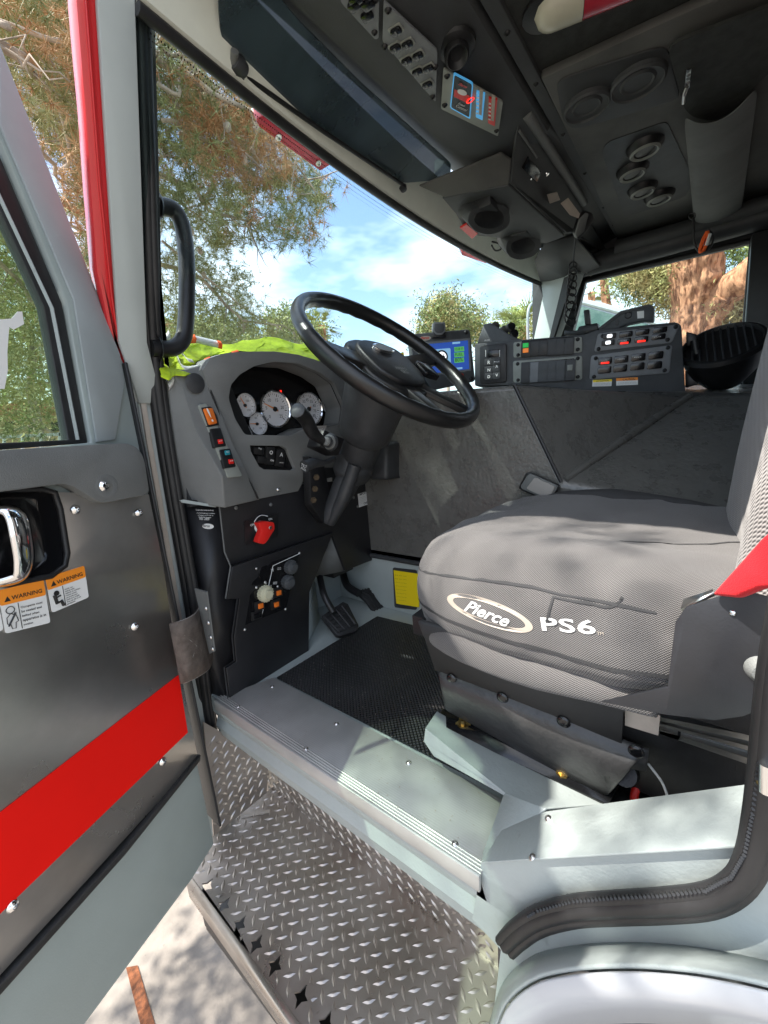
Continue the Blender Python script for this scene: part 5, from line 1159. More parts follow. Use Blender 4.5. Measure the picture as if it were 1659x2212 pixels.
# right half of the overhead: stepped radio box with shade rail
ro = thing('radio_console', 'black angular overhead radio housing above the rounded speakers, behind the sun visor', 'radio console', (1.5, .5, .66))
bA = lambda u, v, z: W(u, v, Z(z))
vv = [(990, 395, Z(.66)), (1080, 325, Z(.70)), (1110, 235, Z(.735)), (1330, 590, Z(.735)), (1255, 640, X(2.2)), (1180, 610, X(2.2)), (1060, 400, Z(.62)), (1100, 440, Z(.60)), (1205, 510, Z(.60)), (1150, 470, Z(.58)), (910, 400, Z(.675)), (1070, 570, Z(.645)), (1000, 450, Z(.645))]
pm('face_left', [(905, 398, Z(.69)), (1083, 325, Z(.70)), (1105, 340, Z(.69)), (1100, 395, Z(.645)), (975, 425, Z(.66)), (955, 420, Z(.665))], [(0, 1, 2, 3, 4, 5)], M['overhead_pod'], ro, solid=.01, bevel=.004)
pm('face_lower', [(955, 420, Z(.665)), (1100, 393, Z(.645)), (1220, 505, Z(.62)), (1180, 520, Z(.62)), (1010, 500, Z(.645)), (985, 455, Z(.655))], [(0, 1, 2, 3, 4, 5)], M['overhead'], ro, solid=.01, bevel=.003)
pm('face_rear', [(1105, 340, Z(.69)), (1120, 232, Z(.73)), (1320, 560, Z(.73)), (1235, 505, Z(.665)), (1220, 505, Z(.62)), (1100, 393, Z(.645))], [(0, 1, 2, 5), (2, 3, 4, 5)], M['overhead'], ro, solid=.008, bevel=.002, smooth=.3)
rr_ = plane3(W(1110, 345, Z(.69)), W(1118, 240, Z(.725)), W(1290, 520, Z(.725)))
tube('shade_roll', [W(1138, 245, off(rr_, .01)), W(1262, 438, off(rr_, .01))], .012, M['dash_grey'], ro, sm=1, n=12)
tube('slat', [W(1122, 283, off(rr_, .01)), W(1160, 340, off(rr_, .01))], .003, M['dash_grey'], ro, sm=1)
for u, v in ((1127, 385), (1144, 386), (1146, 407), (1181, 375)): lathe('bolt', [(0, .006), (.005, .005), (.007, 0)], W(u, v, off(rr_, .005)), rr_[1], M['chrome'], ro, 12)
poly('connector', rr_, [(1143, 340), (1170, 372), (1160, 395), (1130, 365)], .02, M['gloss_black'], ro, lift=.012, bevel=.002)
poly('clip', rr_, [(1183, 422), (1204, 416), (1210, 432), (1188, 440)], .004, M['beige'], ro, lift=.03)
pm('bezel_gap', [(1180, 520, Z(.64)), (1240, 505, Z(.66)), (1300, 575, X(2.25)), (1232, 600, X(2.25)), (1168, 604, X(2.3)), (1155, 560, Z(.66))], [(0, 1, 2, 3, 4, 5)], M['overhead'], ro, solid=.01)
# two hand microphones / dome speakers below it
for k, (u, v, s) in enumerate(((1055, 474, .068), (1130, 527, .060))):
    sp2 = thing('ball_speaker', ('rounded black overhead speaker nearest the sun visor', 'rounded black overhead speaker farther from the sun visor')[k], 'speaker', W(u, v, Z(.60)), 'rounded speakers under the radio housing')
    c_ = W(u, v, Z(.60)); PB2 = pl(c_, (-.35, -.6, -.7))
    px = ([(1014, 457), (1029, 448), (1065, 440), (1095, 443), (1104, 466), (1101, 490), (1077, 505), (1053, 509), (1026, 502), (1009, 481)], [(1095, 520), (1119, 508), (1149, 500), (1168, 518), (1168, 540), (1152, 555), (1122, 563), (1101, 556), (1092, 541)])[k]
    poly('shell', PB2, px, .075, M['overhead'], sp2, rnd=.02, bevel=.018); mid = (sum(p[0] for p in px)/len(px), sum(p[1] for p in px)/len(px))
    poly('face_pad', PB2, [(mid[0]+(p[0]-mid[0])*.7, mid[1]+(p[1]-mid[1])*.6) for p in px], .004, M['black'], sp2, lift=.002, rnd=.02, bevel=.002)
    link('back_box', to_mesh(prism_bm([c_+Vector(q) for q in ((-.05, -.03, .015), (.05, -.03, .015), (.05, .03, .015), (-.05, .03, .015))], Vector((0, 0, .05)), .006), 'back_box'), M['black'], sp2)
    tube('bracket', [c_+Vector((.055, -.02, .04)), c_+Vector((.06, -.02, -.01))], .003, M['steel'], sp2, sm=1)
hk = thing('cable_hook', 'small black hooked cable at the header between the speakers', 'hook', W(1080, 520, Z(.64)))
tube('wire', [W(1062, 522, Z(.65)), W(1078, 527, Z(.64)), W(1082, 538, Z(.63)), W(1070, 541, Z(.63)), W(1062, 530, Z(.64))], .003, M['black'], hk)
poly('marker_inside', Z(.63), [(994, 493), (1008, 485), (1032, 505), (1020, 516)], .006, M['red_plastic'], hk, label='red tag')
# marker lamps on the roof front outside
for k, px in enumerate(([(553, 256), (576, 246), (722, 352), (692, 370), (560, 275)], [(996, 540), (1005, 531), (1056, 560), (1050, 570), (998, 552)])):
    ml = thing('marker_lamp', ('red roof marker lamp seen through the left of the windshield', 'pale pink roof marker lamp seen past the windshield centre')[k], 'lamp', W(*px[0], Y(1.0)), 'roof marker lamps')
    PMk = pl(W(*px[0], Y(.86)), (0, -.5, -1)); poly('lens', PMk, px, .03, M['marker_red'], ml, bevel=.003)
    if k == 0:
        for u, v in ((602, 297), (688, 353)): screw(PMk, u, v, ml, .008, M['steel'], lift=.001)
# sun visor
PV = plane3(W(530, 165, Z(.672)), W(860, 392, Z(.672)), W(700, 130, Z(.705)))
vis = thing('sun_visor', 'smoky transparent sun visor hanging along the windshield header', 'sun visor', W(700, 280, PV))
poly('panel', PV, [(470, -10), (505, -60), (560, -60), (640, 40), (780, 180), (975, 355), (972, 378), (955, 388), (868, 396), (530, 160), (505, 120), (478, 85)], .004, M['visor_acrylic'], vis, rnd=.02)
tube('rod', [W(520, 158, off(PV, .01)), W(700, 285, off(PV, .01)), W(872, 400, off(PV, .01))], .0045, M['black'], vis, sm=1)
pmid = W(515, 140, off(PV, .01)); lathe('hinge', [(0, .016), (.012, .014), (.016, 0), (.012, -.012), (0, -.014)], pmid, (1, .2, 0), M['dash_dark'], vis)
tube('hinge_arm', [W(507, 110, off(PV, .012)), W(507, 150, off(PV, .012)), W(525, 165, off(PV, .012))], .007, M['dash_grey'], vis, n=8)
lathe('end_bracket', [(0, .012), (.009, .01), (.011, 0)], W(870, 404, off(PV, .01)), (0, -.4, -1), M['black'], vis)
poly('clear_tab', PV, [(940, 345), (975, 352), (974, 376), (955, 388), (938, 385)], .003, M['thin_glass'], vis, lift=.004, rnd=.01)
# dome lamp
dl = thing('dome_lamp', 'long oval ceiling lamp with clear and red lens', 'lamp', W(1250, 20, Z(.735)))
c_ = W(1178, 32, Z(.735)); e_ = (W(1350, -40, Z(.735))-c_).normalized(); f_ = Vector((-e_.y, e_.x, 0))
def loz(r, L_, z0, n=10): 
    return [c_+f_*r*math.cos(t)+e_*(-r*math.sin(t)) for t in np.linspace(0, math.pi, n)], [c_+e_*L_+f_*r*math.cos(t)-e_*r*math.sin(t) for t in np.linspace(math.pi, 2*math.pi, n)]
a0_, b0_ = loz(.042, .30, 0); c_0 = c_
def dome(name, mat_, s0, s1):
    rows = []
    for t in np.linspace(s0, s1, 12):
        w_ = .036*min(1, math.sqrt(max(0, 1-max(0, 1-t/.035)**2)));  cc = c_0+e_*(t-.02)
        rows.append([cc+f_*w_*math.cos(q)+Vector((0, 0, -.022*math.sin(q)*(w_/.036) if w_ else 0)) for q in np.linspace(0, math.pi, 11)])
    grid_mesh(name, rows, mat_, dl, smooth=3)
dome('clear_lens', M['lens_clear'], 0, .085); dome('red_lens', M['marker_red'], .086, .3)
link('base', to_mesh(prism_bm([p+Vector((0, 0, .0)) for p in a0_[::-1]+b0_[::-1]][::-1], Vector((0, 0, .01)), .002), 'base'), M['black'], dl)

# ceiling pod on the passenger side with speaker grilles and vents
cp = thing('ceiling_pod', 'moulded grey ceiling pod with two round speakers and four air vents', 'ceiling pod', (1.7, .15, .73))
ZP = Z(.722)
poly('shell', ZP, [(1168, 172), (1500, 20), (1700, -60), (1760, 410), (1659, 452), (1352, 548)], .02, M['overhead_pod'], cp, bevel=.006)
poly('speaker_panel', ZP, [(1200, 175), (1440, 98), (1470, 215), (1240, 282), (1215, 262)], .006, M['overhead'], cp, lift=.004, rnd=.03, bevel=.002)
for u, v, r in ((1268, 224, .048), (1378, 172, .052)):
    s_ = lathe('speaker_grille', [(0, .004), (r*.55, .006), (r*.62, .009), (r*.7, .005), (r*.95, .008), (r, .012), (r*1.08, .008), (r*1.1, 0)], W(u, v, off(ZP, .004)), (0, 0, -1), M['overhead'], cp, 32)
poly('vent_recess', ZP, [(1300, 330), (1310, 308), (1440, 262), (1500, 390), (1480, 425), (1350, 470)], .004, M['dash_dark'], cp, lift=.002, rnd=.02)
for u, v, r in ((1393, 312, .046), (1366, 364, .044), (1388, 404, .044), (1424, 420, .046)):
    v_ = lathe('vent', [(r*.5, .014), (r*.62, .020), (r*.8, .019), (r, .009), (r*1.05, 0)], W(u, v, off(ZP, .0)), (0, 0, -1), M['black'], cp, 28)
    lathe('vent_ring', [(r*.60, .020), (r*.74, .024), (r*.84, .019)], W(u, v, ZP), (0, -.05, -1), M['plate_olive'], cp, 28)
    lathe('vent_flap', [(0, .016), (r*.55, .016), (r*.58, .012)], W(u, v, ZP), (0, -.2, -1), M['dash_grey'], cp, 20)
# sloping duct / grey pouch over passenger
rows = []
L1 = [(1478, 240), (1500, 262), (1550, 262), (1600, 225), (1640, 170)]; L2b = [(1500, 475), (1515, 498), (1540, 508), (1570, 495), (1600, 470)]
for t in np.linspace(0, 1, 6):
    rows.append([W(a[0]+(b[0]-a[0])*t, a[1]+(b[1]-a[1])*t, Z(.70-.035*math.sin(math.pi*(j+.4)/5))) for j, (a, b) in enumerate(zip(L1, L2b))])
duc = grid_mesh('map_pouch', rows, M['pouch'], None, sub=2, smooth=3, solid=.006); tag(duc, 'sagging grey pouch hanging under the passenger ceiling', 'pouch')
poly('flap', Z(.70), [(1440, 100), (1700, 0), (1700, 130), (1640, 175), (1600, 228), (1545, 262), (1500, 255), (1478, 236)], .006, M['headliner'], duc, lift=.004, rnd=.03)
ho = thing('hook_plate', 'small steel hook plate screwed to the ceiling pouch', 'hook', W(1487, 160, Z(.69)))
poly('strip', Z(.69), [(1483, 152), (1493, 150), (1489, 190), (1479, 190)], .003, M['steel'], ho, lift=.002); tube('hook', [W(1484, 188, Z(.686)), W(1478, 205, Z(.68)), W(1476, 222, Z(.686))], .004, M['steel'], ho)
for v in (162, 178): screw(Z(.685), 1487, v, ho, .004, M['dash_grey'])
# header over passenger window
hp_ = thing('side_header', 'dark padded header above the passenger window', 'trim', W(1450, 540, X(2.25)))
tube('roll', [W(1215, 588, X(2.26)), W(1430, 530, X(2.26)), W(1780, 430, X(2.26))], .045, M['dash_dark'], hp_, sm=1, n=16)
tube('roll', [W(1330, 538, X(2.24)), W(1480, 497, X(2.24)), W(1780, 405, X(2.24))], .035, M['overhead'], hp_, sm=1, n=16)
poly('rear_post', X(2.25), [(1624, 505), (1800, 460), (1800, 860), (1604, 850), (1610, 700)], .06, M['black'], hp_, bevel=.006)
# two-way radio on the right of the trim, microphone and coiled cord
rd = thing('mobile_radio', 'silver faced radio under the ceiling by the far pillar', 'radio', W(1260, 560, Z(.64)))
PR_ = pl(W(1260, 560, Z(.65)), (-.4, -.55, -.73))
poly('chassis', PR_, [(1222, 505), (1240, 498), (1292, 585), (1276, 598), (1218, 555)], .03, M['dash_grey'], rd, bevel=.003)
poly('face', PR_, [(1230, 515), (1246, 508), (1291, 578), (1280, 594)], .004, M['beige'], rd, lift=.004)
for u, v in ((1250, 528), (1262, 548), (1274, 566)): fbox('control', Fr(PR_, (1240, 520), (1280, 580)), u, v, .02, .02, .008, M['black'], rd, lift=.004)
mi = thing('hand_microphone', 'olive and black hand microphone clipped below the overhead radio', 'microphone', W(1255, 490, Z(.62)))
PMc = pl(W(1250, 480, Z(.62)), (-.5, -.6, -.6))
poly('body', PMc, [(1268, 458), (1281, 462), (1285, 474), (1262, 508), (1248, 518), (1243, 505), (1256, 470)], .025, M['black'], mi, bevel=.004)
poly('front', PMc, [(1266, 460), (1272, 462), (1262, 500), (1246, 514), (1243, 505), (1252, 474)], .006, M['pouch'], mi, lift=.003, bevel=.001)
poly('clip_plate', PMc, [(1212, 440), (1228, 428), (1253, 462), (1250, 472), (1232, 465)], .004, M['beige'], mi, lift=.006)
# coiled cord
P0 = W(1243, 512, Z(.60)); top_c = [W(1243, 515, 1.75), W(1240, 550, 1.75), W(1238, 575, 1.74)]
axis = [W(1238, 575, 1.74), W(1236, 610, 1.74), W(1233, 650, 1.74), W(1232, 690, 1.74)]; ax = spline(axis, 30); pts = list(top_c)
nn_ = len(ax)
for i, p in enumerate(ax):
    for s in range(3):
        ph_ = (i*3+s)/ (nn_*3)*2*math.pi*8; rr = .015+.009*(i/nn_); pts.append(p+Vector((math.cos(ph_)*rr*.8-math.sin(ph_)*rr*.1, -math.cos(ph_)*rr*.6, math.sin(ph_)*rr)))
cc = thing('coiled_cord', 'black coiled microphone cord dangling in front of the far pillar', 'cord', P0)
tube('cord', pts, .0026, M['black'], cc, sm=1, n=6)
cab_ = thing('carabiner', 'black wire ring with orange carabiner hanging over the passenger window', 'carabiner', W(1520, 545, X(2.0)))
tube('loop', [W(*a, X(2.0)) for a in ((1497, 470), (1499, 500), (1500, 525), (1512, 545), (1530, 540), (1541, 515), (1530, 495))], .0035, M['black'], cab_)
tube('snap_hook', [W(*a, X(2.0)) for a in ((1528, 500), (1518, 520), (1512, 542), (1520, 540), (1530, 515), (1528, 500))], .006, M['orange_cloth'], cab_, n=8)
tube('gate', [W(1534, 505, X(1.99)), W(1526, 530, X(1.99))], .005, M['white'], cab_, sm=1)
tube('split_ring', [W(1495+7*math.cos(t), 467+7*math.sin(t), X(2.0)) for t in np.linspace(0, 2*math.pi, 13)[:-1]], .002, M['black'], cab_, sm=1, closed=True)

# ------------------------------------------------------------------ hi-vis vest on the dash
ve = thing('hi_vis_vest', 'crumpled lime yellow safety vest with silver and orange tape on the dash', 'vest', W(480, 800, Y(1.02)))
def vz(u): 
    return 0
us = np.linspace(345, 735, 90); topv = np.interp(us, [345, 380, 430, 480, 520, 570, 600, 640, 665, 700, 735], [722, 738, 742, 744, 738, 728, 729, 742, 741, 752, 772])
botv = np.interp(us, [345, 360, 400, 440, 500, 560, 620, 700, 735], [806, 812, 803, 798, 775, 768, 768, 785, 800])
rows = []
for i, u in enumerate(us):
    rr = []
    for j in range(24):
        t = j/23; v = topv[i]*(1-t)+(botv[i]+6)*t; k_ = min(1, max(0, (u-400)/70)); y = (1.0-.118*t)*(1-k_)+(1.08-.12*t)*k_; p = W(u, v, Y(y)); n3 = noise.noise(Vector((u*.035, t*3.2, 3)))*.022+noise.noise(Vector((u*.09, t*7, 8)))*.010+noise.noise(Vector((u*.22-t*5, t*9, 2)))*.005
        rr.append(p+Vector((0, n3, n3*.4)))
    rows.append(rr)
vo = grid_mesh('fabric', rows, M['vest'], ve, sub=1, solid=.003, smooth=3)
def tape(pts, w_, m_, nm):
    P_ = spline([W(*a, Y(b)) for a, b in pts], 6); rr = [[p+Vector((0, -.008, w_)) for p in P_], [p+Vector((0, -.014, 0)) for p in P_], [p+Vector((0, -.008, -w_)) for p in P_]]
    grid_mesh(nm, rr, M[m_], ve, smooth=3, solid=.001)
tape([((372, 742), .99), ((395, 730), .99), ((430, 737), .99), ((470, 746), .99)], .008, 'reflective', 'tape')
tape([((380, 748), .98), ((392, 770), .96), ((402, 782), .94), ((412, 785), .94)], .007, 'reflective', 'tape')
tape([((375, 760), .96), ((386, 790), .93), ((400, 800), .92), ((430, 796), .92)], .007, 'reflective', 'tape')
tape([((352, 775), .94), ((360, 800), .92), ((370, 822), .91), ((360, 838), .91)], .007, 'reflective', 'tape')
tape([((348, 730), .98), ((356, 735), .98), ((362, 725), .98)], .010, 'reflective', 'tape')
tape([((432, 785), .93), ((462, 774), .93), ((510, 766), .94)], .004, 'reflective', 'tape')
tape([((438, 783), .925), ((450, 778), .925)], .006, 'orange_cloth', 'orange_tape'); tape([((496, 767), .935), ((510, 763), .935)], .006, 'orange_cloth', 'orange_tape'); tape([((402, 735), .98), ((418, 733), .98)], .009, 'orange_cloth', 'orange_tape'); tape([((466, 745), .98), ((474, 747), .98)], .009, 'orange_cloth', 'orange_tape')

# ------------------------------------------------------------------ outside: trees, neighbour vehicle
def needles(centers, size, n=11, wid=.0035, droop=.2):
    """star-like tufts of thin needles; returns vertex and face arrays"""
    N_ = len(centers); c = np.repeat(centers, n, 0); d = rng.normal(size=(N_*n, 3)); d[:, 2] -= droop; d /= np.linalg.norm(d, axis=1)[:, None]
    s = np.cross(d, rng.normal(size=d.shape)); s /= np.linalg.norm(s, axis=1)[:, None]; L_ = size*rng.uniform(.6, 1.2, (N_*n, 1))
    v = np.stack([c-s*wid, c+s*wid, c+d*L_], 1).reshape(-1, 3); return v
def leaves(centers, size, n=5):
    N_ = len(centers); c = np.repeat(centers, n, 0)+rng.normal(size=(N_*n, 3))*size*.9; a = rng.normal(size=(N_*n, 3)); a /= np.linalg.norm(a, axis=1)[:, None]
    b = np.cross(a, rng.normal(size=a.shape)); b /= np.linalg.norm(b, axis=1)[:, None]; s = size*rng.uniform(.5, 1, (N_*n, 1))
    return np.stack([c-a*s, c+b*s*.5, c+a*s], 1).reshape(-1, 3)
def trimesh(name, v, mat_, parent, **kw):
    me = bpy.data.meshes.new(name); nv = len(v); nf = nv//3; me.vertices.add(nv); me.loops.add(nv); me.polygons.add(nf)
    me.vertices.foreach_set('co', v.astype(np.float32).ravel()); me.loops.foreach_set('vertex_index', np.arange(nv)); me.polygons.foreach_set('loop_start', np.arange(0, nv, 3)); me.update(calc_edges=True)
    return link(name, me, mat_, parent, **kw)
def inpoly(x, y, P):
    c = np.zeros(len(x), bool); n = len(P)
    for i in range(n):
        x1, y1 = P[i]; x2, y2 = P[(i+1) % n]; m_ = ((y1 > y) != (y2 > y)) & (x < (x2-x1)*(y-y1)/(y2-y1+1e-9)+x1); c ^= m_
    return c
def region(P, n, d0, d1, clump=0, cr=.25, dens=None):
    """points in the part of space seen through outline P between distances d0 and d1, gathered on clumps"""
    xs_ = [p[0] for p in P]; ys_ = [p[1] for p in P]; out = []
    while len(out) < n:
        x = rng.uniform(min(xs_), max(xs_), 4000); y = rng.uniform(min(ys_), max(ys_), 4000); k = inpoly(x, y, P); x, y = x[k], y[k]; d = rng.uniform(d0, d1, len(x))
        cc_ = np.stack([x-829.5, 1106-y, -F*np.ones(len(x))], 1); cc_ /= np.linalg.norm(cc_, axis=1)[:, None]; w_ = (RM @ cc_.T).T*d[:, None]; out += list(w_)
    out = np.array(out[:n])
    if clump:
        k = out[:clump]; idx = rng.integers(0, clump, n); out = k[idx]+rng.normal(size=(n, 3))*cr*rng.uniform(.3, 1, (n, 1))
    return out
def limb(a, b, r0, r1, k=6, wob=.1):
    a = Vector(a); b = Vector(b); pts = [a.lerp(b, i/k)+Vector(rng.normal(size=3))*wob*(0 if i in (0, k) else 1) for i in range(k+1)]; return pts, [r0+(r1-r0)*i/k for i in range(k+1)]
# the big pine: trunk in front-left of the truck, limbs over the cab
pine = thing('pine_tree', 'big pine with drooping green and rusty needles over the left of the windshield', 'tree', (-2.2, 6.5, -1.6))
bm = bmesh.new(); P_, r_ = limb((-2.2, 6.5, -1.6), (-2.0, 6.6, 9), .28, .10, 8, .1); tube_bm(P_, r_, 10, bm)
link('trunk', to_mesh(bm, 'trunk', 2), M['bark_grey'], pine)
views = [((330, 60), (690, 430), 5.0, 4.4), ((330, 330), (560, 520), 4.6, 4.6), ((340, 560), (640, 730), 5.2, 5.6), ((20, 130), (200, 260), 3.6, 4.2), ((0, 330), (230, 560), 4.2, 4.8), ((360, 130), (640, 300), 4.2, 4.0), ((10, 560), (200, 800), 6, 6.5)]
for (q0, q1, d0, d1) in views:
    a = W(*q0, d0); b = W(*q1, d1); bm = bmesh.new(); a = a+(a-b)*.5; P_, r_ = limb(a, b, .035, .006, 7, .05); P_ = spline(P_, 2); r_ = list(np.linspace(.035, .005, len(P_))); tube_bm(P_, r_, 6, bm)
    for j in range(26):
        s = P_[rng.integers(2, len(P_))]; e = s+Vector(rng.normal(size=3))*.17+Vector((0, 0, -.08)); Q_, rq = limb(s, e, .008, .002, 4, .03); tube_bm(Q_, rq, 4, bm)
    link('branch', to_mesh(bm, 'branch', 2), M['bark_grey'], pine)
R1 = [(300, -80), (330, 40), (440, 110), (560, 240), (640, 310), (690, 380), (722, 400), (700, 440), (680, 470), (690, 520), (600, 545), (540, 500), (470, 560), (440, 480), (340, 470), (280, 300), (200, -80)]
R2 = [(330, 430), (440, 480), (490, 560), (560, 600), (540, 650), (620, 680), (640, 745), (330, 760)]
R3 = [(-60, -60), (240, -60), (260, 760), (200, 640), (120, 350), (-60, 60)]
R4 = [(-60, 200), (60, 500), (160, 700), (200, 950), (-60, 960)]
def flat(x, n): return x
BR = [limb(W(*a, d), W(*b, e), .012, .003, 6, .06) for a, b, d, e in (((345, 100), (470, 60), 4, 4.4), ((340, 180), (520, 210), 4, 4.3), ((350, 260), (620, 400), 4.1, 4.5), ((345, 420), (520, 520), 4.4, 4.8), ((420, 60), (430, 300), 4, 4.3), ((20, 60), (190, 160), 3.4, 3.8), ((60, 300), (200, 420), 3.6, 4.4), ((120, 200), (170, 600), 4, 5), ((350, 520), (620, 720), 5, 6))]
bm = bmesh.new()
for P_, r_ in BR: tube_bm(spline(P_, 3), list(np.linspace(.014, .004, 19)), 5, bm)
link('branch', to_mesh(bm, 'branch', 2), M['bark_grey'], pine)
g1 = np.concatenate([region(R1, 3600, 3.8, 6.5, 330, .10), region(R2, 1900, 4.5, 7.5, 180, .12), region(R3, 3600, 3.5, 7.5, 280, .14), region(R4, 2200, 5, 9, 180, .22)])
trimesh('foliage', needles(g1, .088, 15, .0024), M['needle'], pine, kind='stuff')
g2 = np.concatenate([region([(400, 170), (560, 250), (640, 380), (560, 420), (420, 350)], 1100, 4.0, 5.5, 80, .10), region(R3, 1700, 3.5, 6.5, 110, .14), region(R1, 500, 4, 6, 60, .1)])
trimesh('dry_foliage', needles(g2, .085, 14, .0024), M['needle_brown'], pine, kind='stuff')
bm = bmesh.new()
for p in region([(360, 120), (640, 330), (620, 420), (400, 350), (450, 640), (340, 650)], 46, 4, 5.5):
    bmesh.ops.create_icosphere(bm, subdivisions=1, radius=.028, matrix=Matrix.Translation(Vector(p)) @ Matrix.Diagonal((1, 1, 1.4, 1)))
link('cones', to_mesh(bm, 'cones', 3), M['bark_grey'], pine, kind='stuff')
# crown between the sun and the cab: gives the dappled light
def dapple(T, d, spread, n, k, cs_):
    e1 = SUN.cross(Vector((0, 0, 1))).normalized(); e2 = SUN.cross(e1); out = []
    for q in range(n):
        c_ = Vector(T)+SUN*(d+rng.uniform(-.7, .9))+e1*rng.normal()*spread+e2*rng.normal()*spread
        out.append(np.array(c_)+rng.normal(size=(k, 3))*np.array([cs_*1.5, cs_, cs_*.7]))
    return np.concatenate(out)
g3 = np.concatenate([dapple((.62, .05, -.35), 4.6, .42, 40, 11, .05), dapple((.42, -.02, -.6), 4.6, .18, 15, 10, .04), dapple((.22, 1.15, -1.6), 3.1, .30, 26, 16, .055), dapple((.4, .6, -.3), 8.0, 1.6, 55, 14, .12)])
for c_, r_, n_ in ((Vector((1.10, .80, .0)), .27, 1100), (Vector((.36, .95, -1.05)), .14, 400)):  # out-of-view clumps added to keep sun off engine cover and step
    g3 = np.concatenate([g3, np.array(c_+SUN*6.5)+rng.normal(size=(n_, 3))*r_])
trimesh('upper_shade_foliage', leaves(g3, .04, 5), M['needle'], pine, kind='stuff')
# other trees
def tree(name, label, P, n, d0, d1, mats, trunk_px, clump, cr_, lf, rad=.15, parts=1, tm='bark_grey'):
    t = thing(name, label, 'tree', W(*trunk_px[0], d0)); t.location.z = -1.6
    a = W(*trunk_px[0], (d0+d1)/2); b = W(*trunk_px[1], (d0+d1)/2); base_ = Vector((a.x, a.y, -1.6)); bm = bmesh.new(); P_, r_ = limb(base_, b, rad, rad*.4, 6, rad*.3); tube_bm(P_, r_, 10, bm)
    for j in range(9):
        s = P_[rng.integers(2, 7)]; e = s+Vector(rng.normal(size=3))*(d1-d0)*.12; Q_, rq = limb(s, e, rad*.3, rad*.08, 4, .1); tube_bm(Q_, rq, 5, bm)
    link('trunk', to_mesh(bm, 'trunk', 2), M[tm], t)
    for m_, fr_ in mats:
        c = region(P, int(n*fr_), d0, d1, clump, cr_); trimesh('crown', leaves(c, lf, 5), M[m_], t, kind='stuff')
    return t
tree('round_tree', 'rounded pale green tree behind the dash monitor', [(900, 740), (905, 690), (925, 655), (950, 640), (985, 650), (1000, 668), (1030, 660), (1038, 690), (1060, 740)], 2600, 24, 29, [('leaf', .7), ('leaf_dry', .35)], ((965, 760), (965, 690)), 160, .45, .16)
tree('shrub_tree', 'low bright green tree seen beside the steering wheel and vest', [(560, 760), (580, 690), (620, 672), (670, 680), (705, 700), (710, 760)], 1500, 13, 17, [('leaf_light', .7), ('leaf', .4)], ((640, 790), (640, 730)), 120, .25, .09)
tree('hedge_tree', 'yellow green bushes behind the grab handle', [(330, 760), (340, 690), (400, 700), (480, 690), (560, 720), (590, 760)], 1500, 10, 14, [('leaf_light', .8), ('leaf', .3)], ((430, 790), (430, 740)), 110, .25, .08)
tree('left_tree', 'dark green tree filling the open door window', [(-80, 480), (60, 540), (170, 700), (200, 870), (-80, 890)], 2000, 11, 17, [('leaf_light', .6), ('leaf_dry', .4)], ((60, 930), (60, 700)), 150, .5, .12)
# palm
def palm(name, label, u, v, d, h, n=16, r=.9):
    t = thing(name, label, 'palm tree', W(u, v, d)); t.location.z = -1.6; c = W(u, v, d); bm = bmesh.new(); tube_bm([Vector((c.x, c.y, -1.6)), c], [.16, .12], 9, bm); link('trunk', to_mesh(bm, 'trunk', 2), M['bark'], t)
    bm = bmesh.new()
    for i in range(n):
        a = 2*math.pi*i/n+rng.uniform(-.1, .1); el = rng.uniform(-.3, 1.1); d_ = Vector((math.cos(a)*math.cos(el), math.sin(a)*math.cos(el), math.sin(el))); tip = c+d_*r; side = d_.cross(Vector((0, 0, 1))).normalized()
        for k in range(15):
            q = (k-7)/7; e = c+d_*r*.35; L_ = d_*r*(.75-.3*abs(q))+side*q*r*.5+Vector((0, 0, -.12*r)); s = side*.018*r
            bm.faces.new([bm.verts.new(e-s), bm.verts.new(e+s), bm.verts.new(e+L_)])
        s = side*.012; bm.faces.new([bm.verts.new(c-s), bm.verts.new(c+s), bm.verts.new(c+d_*r*.36)])
    link('fronds', to_mesh(bm, 'fronds'), M['leaf_light'], t, kind='stuff'); return t
palm('fan_palm', 'bright fan palm left of the far pillar', 1130, 705, 15, 2, 22, 1.4)
palm('fan_palm', 'small fan palm seen just inside the steering wheel rim', 694, 704, 14, 2, 18, .8)
palm('fan_palm', 'fan palm fronds at the top left of the passenger window', 1278, 632, 17, 2, 16, 1.0)
tree('pale_bush', 'pale leafy bush under the fan palm by the far pillar', [(1070, 760), (1078, 690), (1100, 672), (1130, 680), (1160, 700), (1165, 760)], 900, 14, 17, [('leaf_light', 1)], ((1110, 770), (1110, 720)), 80, .3, .09)
# the orange barked tree in the passenger window
ot = thing('bark_tree', 'thick orange barked tree trunk outside the passenger window', 'tree', (7.5, 1.0, -1.6)); 
bm = bmesh.new(); dT = 7.0
tr = [W(1520, 1000, dT), W(1512, 850, dT), W(1508, 740, dT), W(1510, 650, dT), W(1505, 560, dT), W(1500, 480, dT)]
def rough_tube(pts, rs, bm, n=20):
    P_ = spline(pts, 26); rr = np.interp(np.linspace(0, 1, len(P_)), np.linspace(0, 1, len(rs)), rs); start = len(bm.verts); tube_bm(P_, list(rr), n, bm); bm.verts.ensure_lookup_table()
    for v in bm.verts[start:]:
        k = noise.noise(Vector((v.co.x*3, v.co.y*3, v.co.z*1.2)))*.09+noise.noise(v.co*7)*.05+noise.noise(Vector((v.co.x*18, v.co.y*18, v.co.z*5)))*.05+abs(noise.noise(Vector((v.co.x*40, v.co.y*40, v.co.z*9))))*.05; v.co += Vector((k, k*.5, 0))*.8
rough_tube(tr, [.42, .36, .30, .27, .27, .24], bm, 90)
rough_tube([W(1520, 690, dT), W(1560, 640, dT-.1), W(1610, 600, dT-.2), W(1680, 540, dT-.2)], [.26, .20, .17, .15], bm, 18)
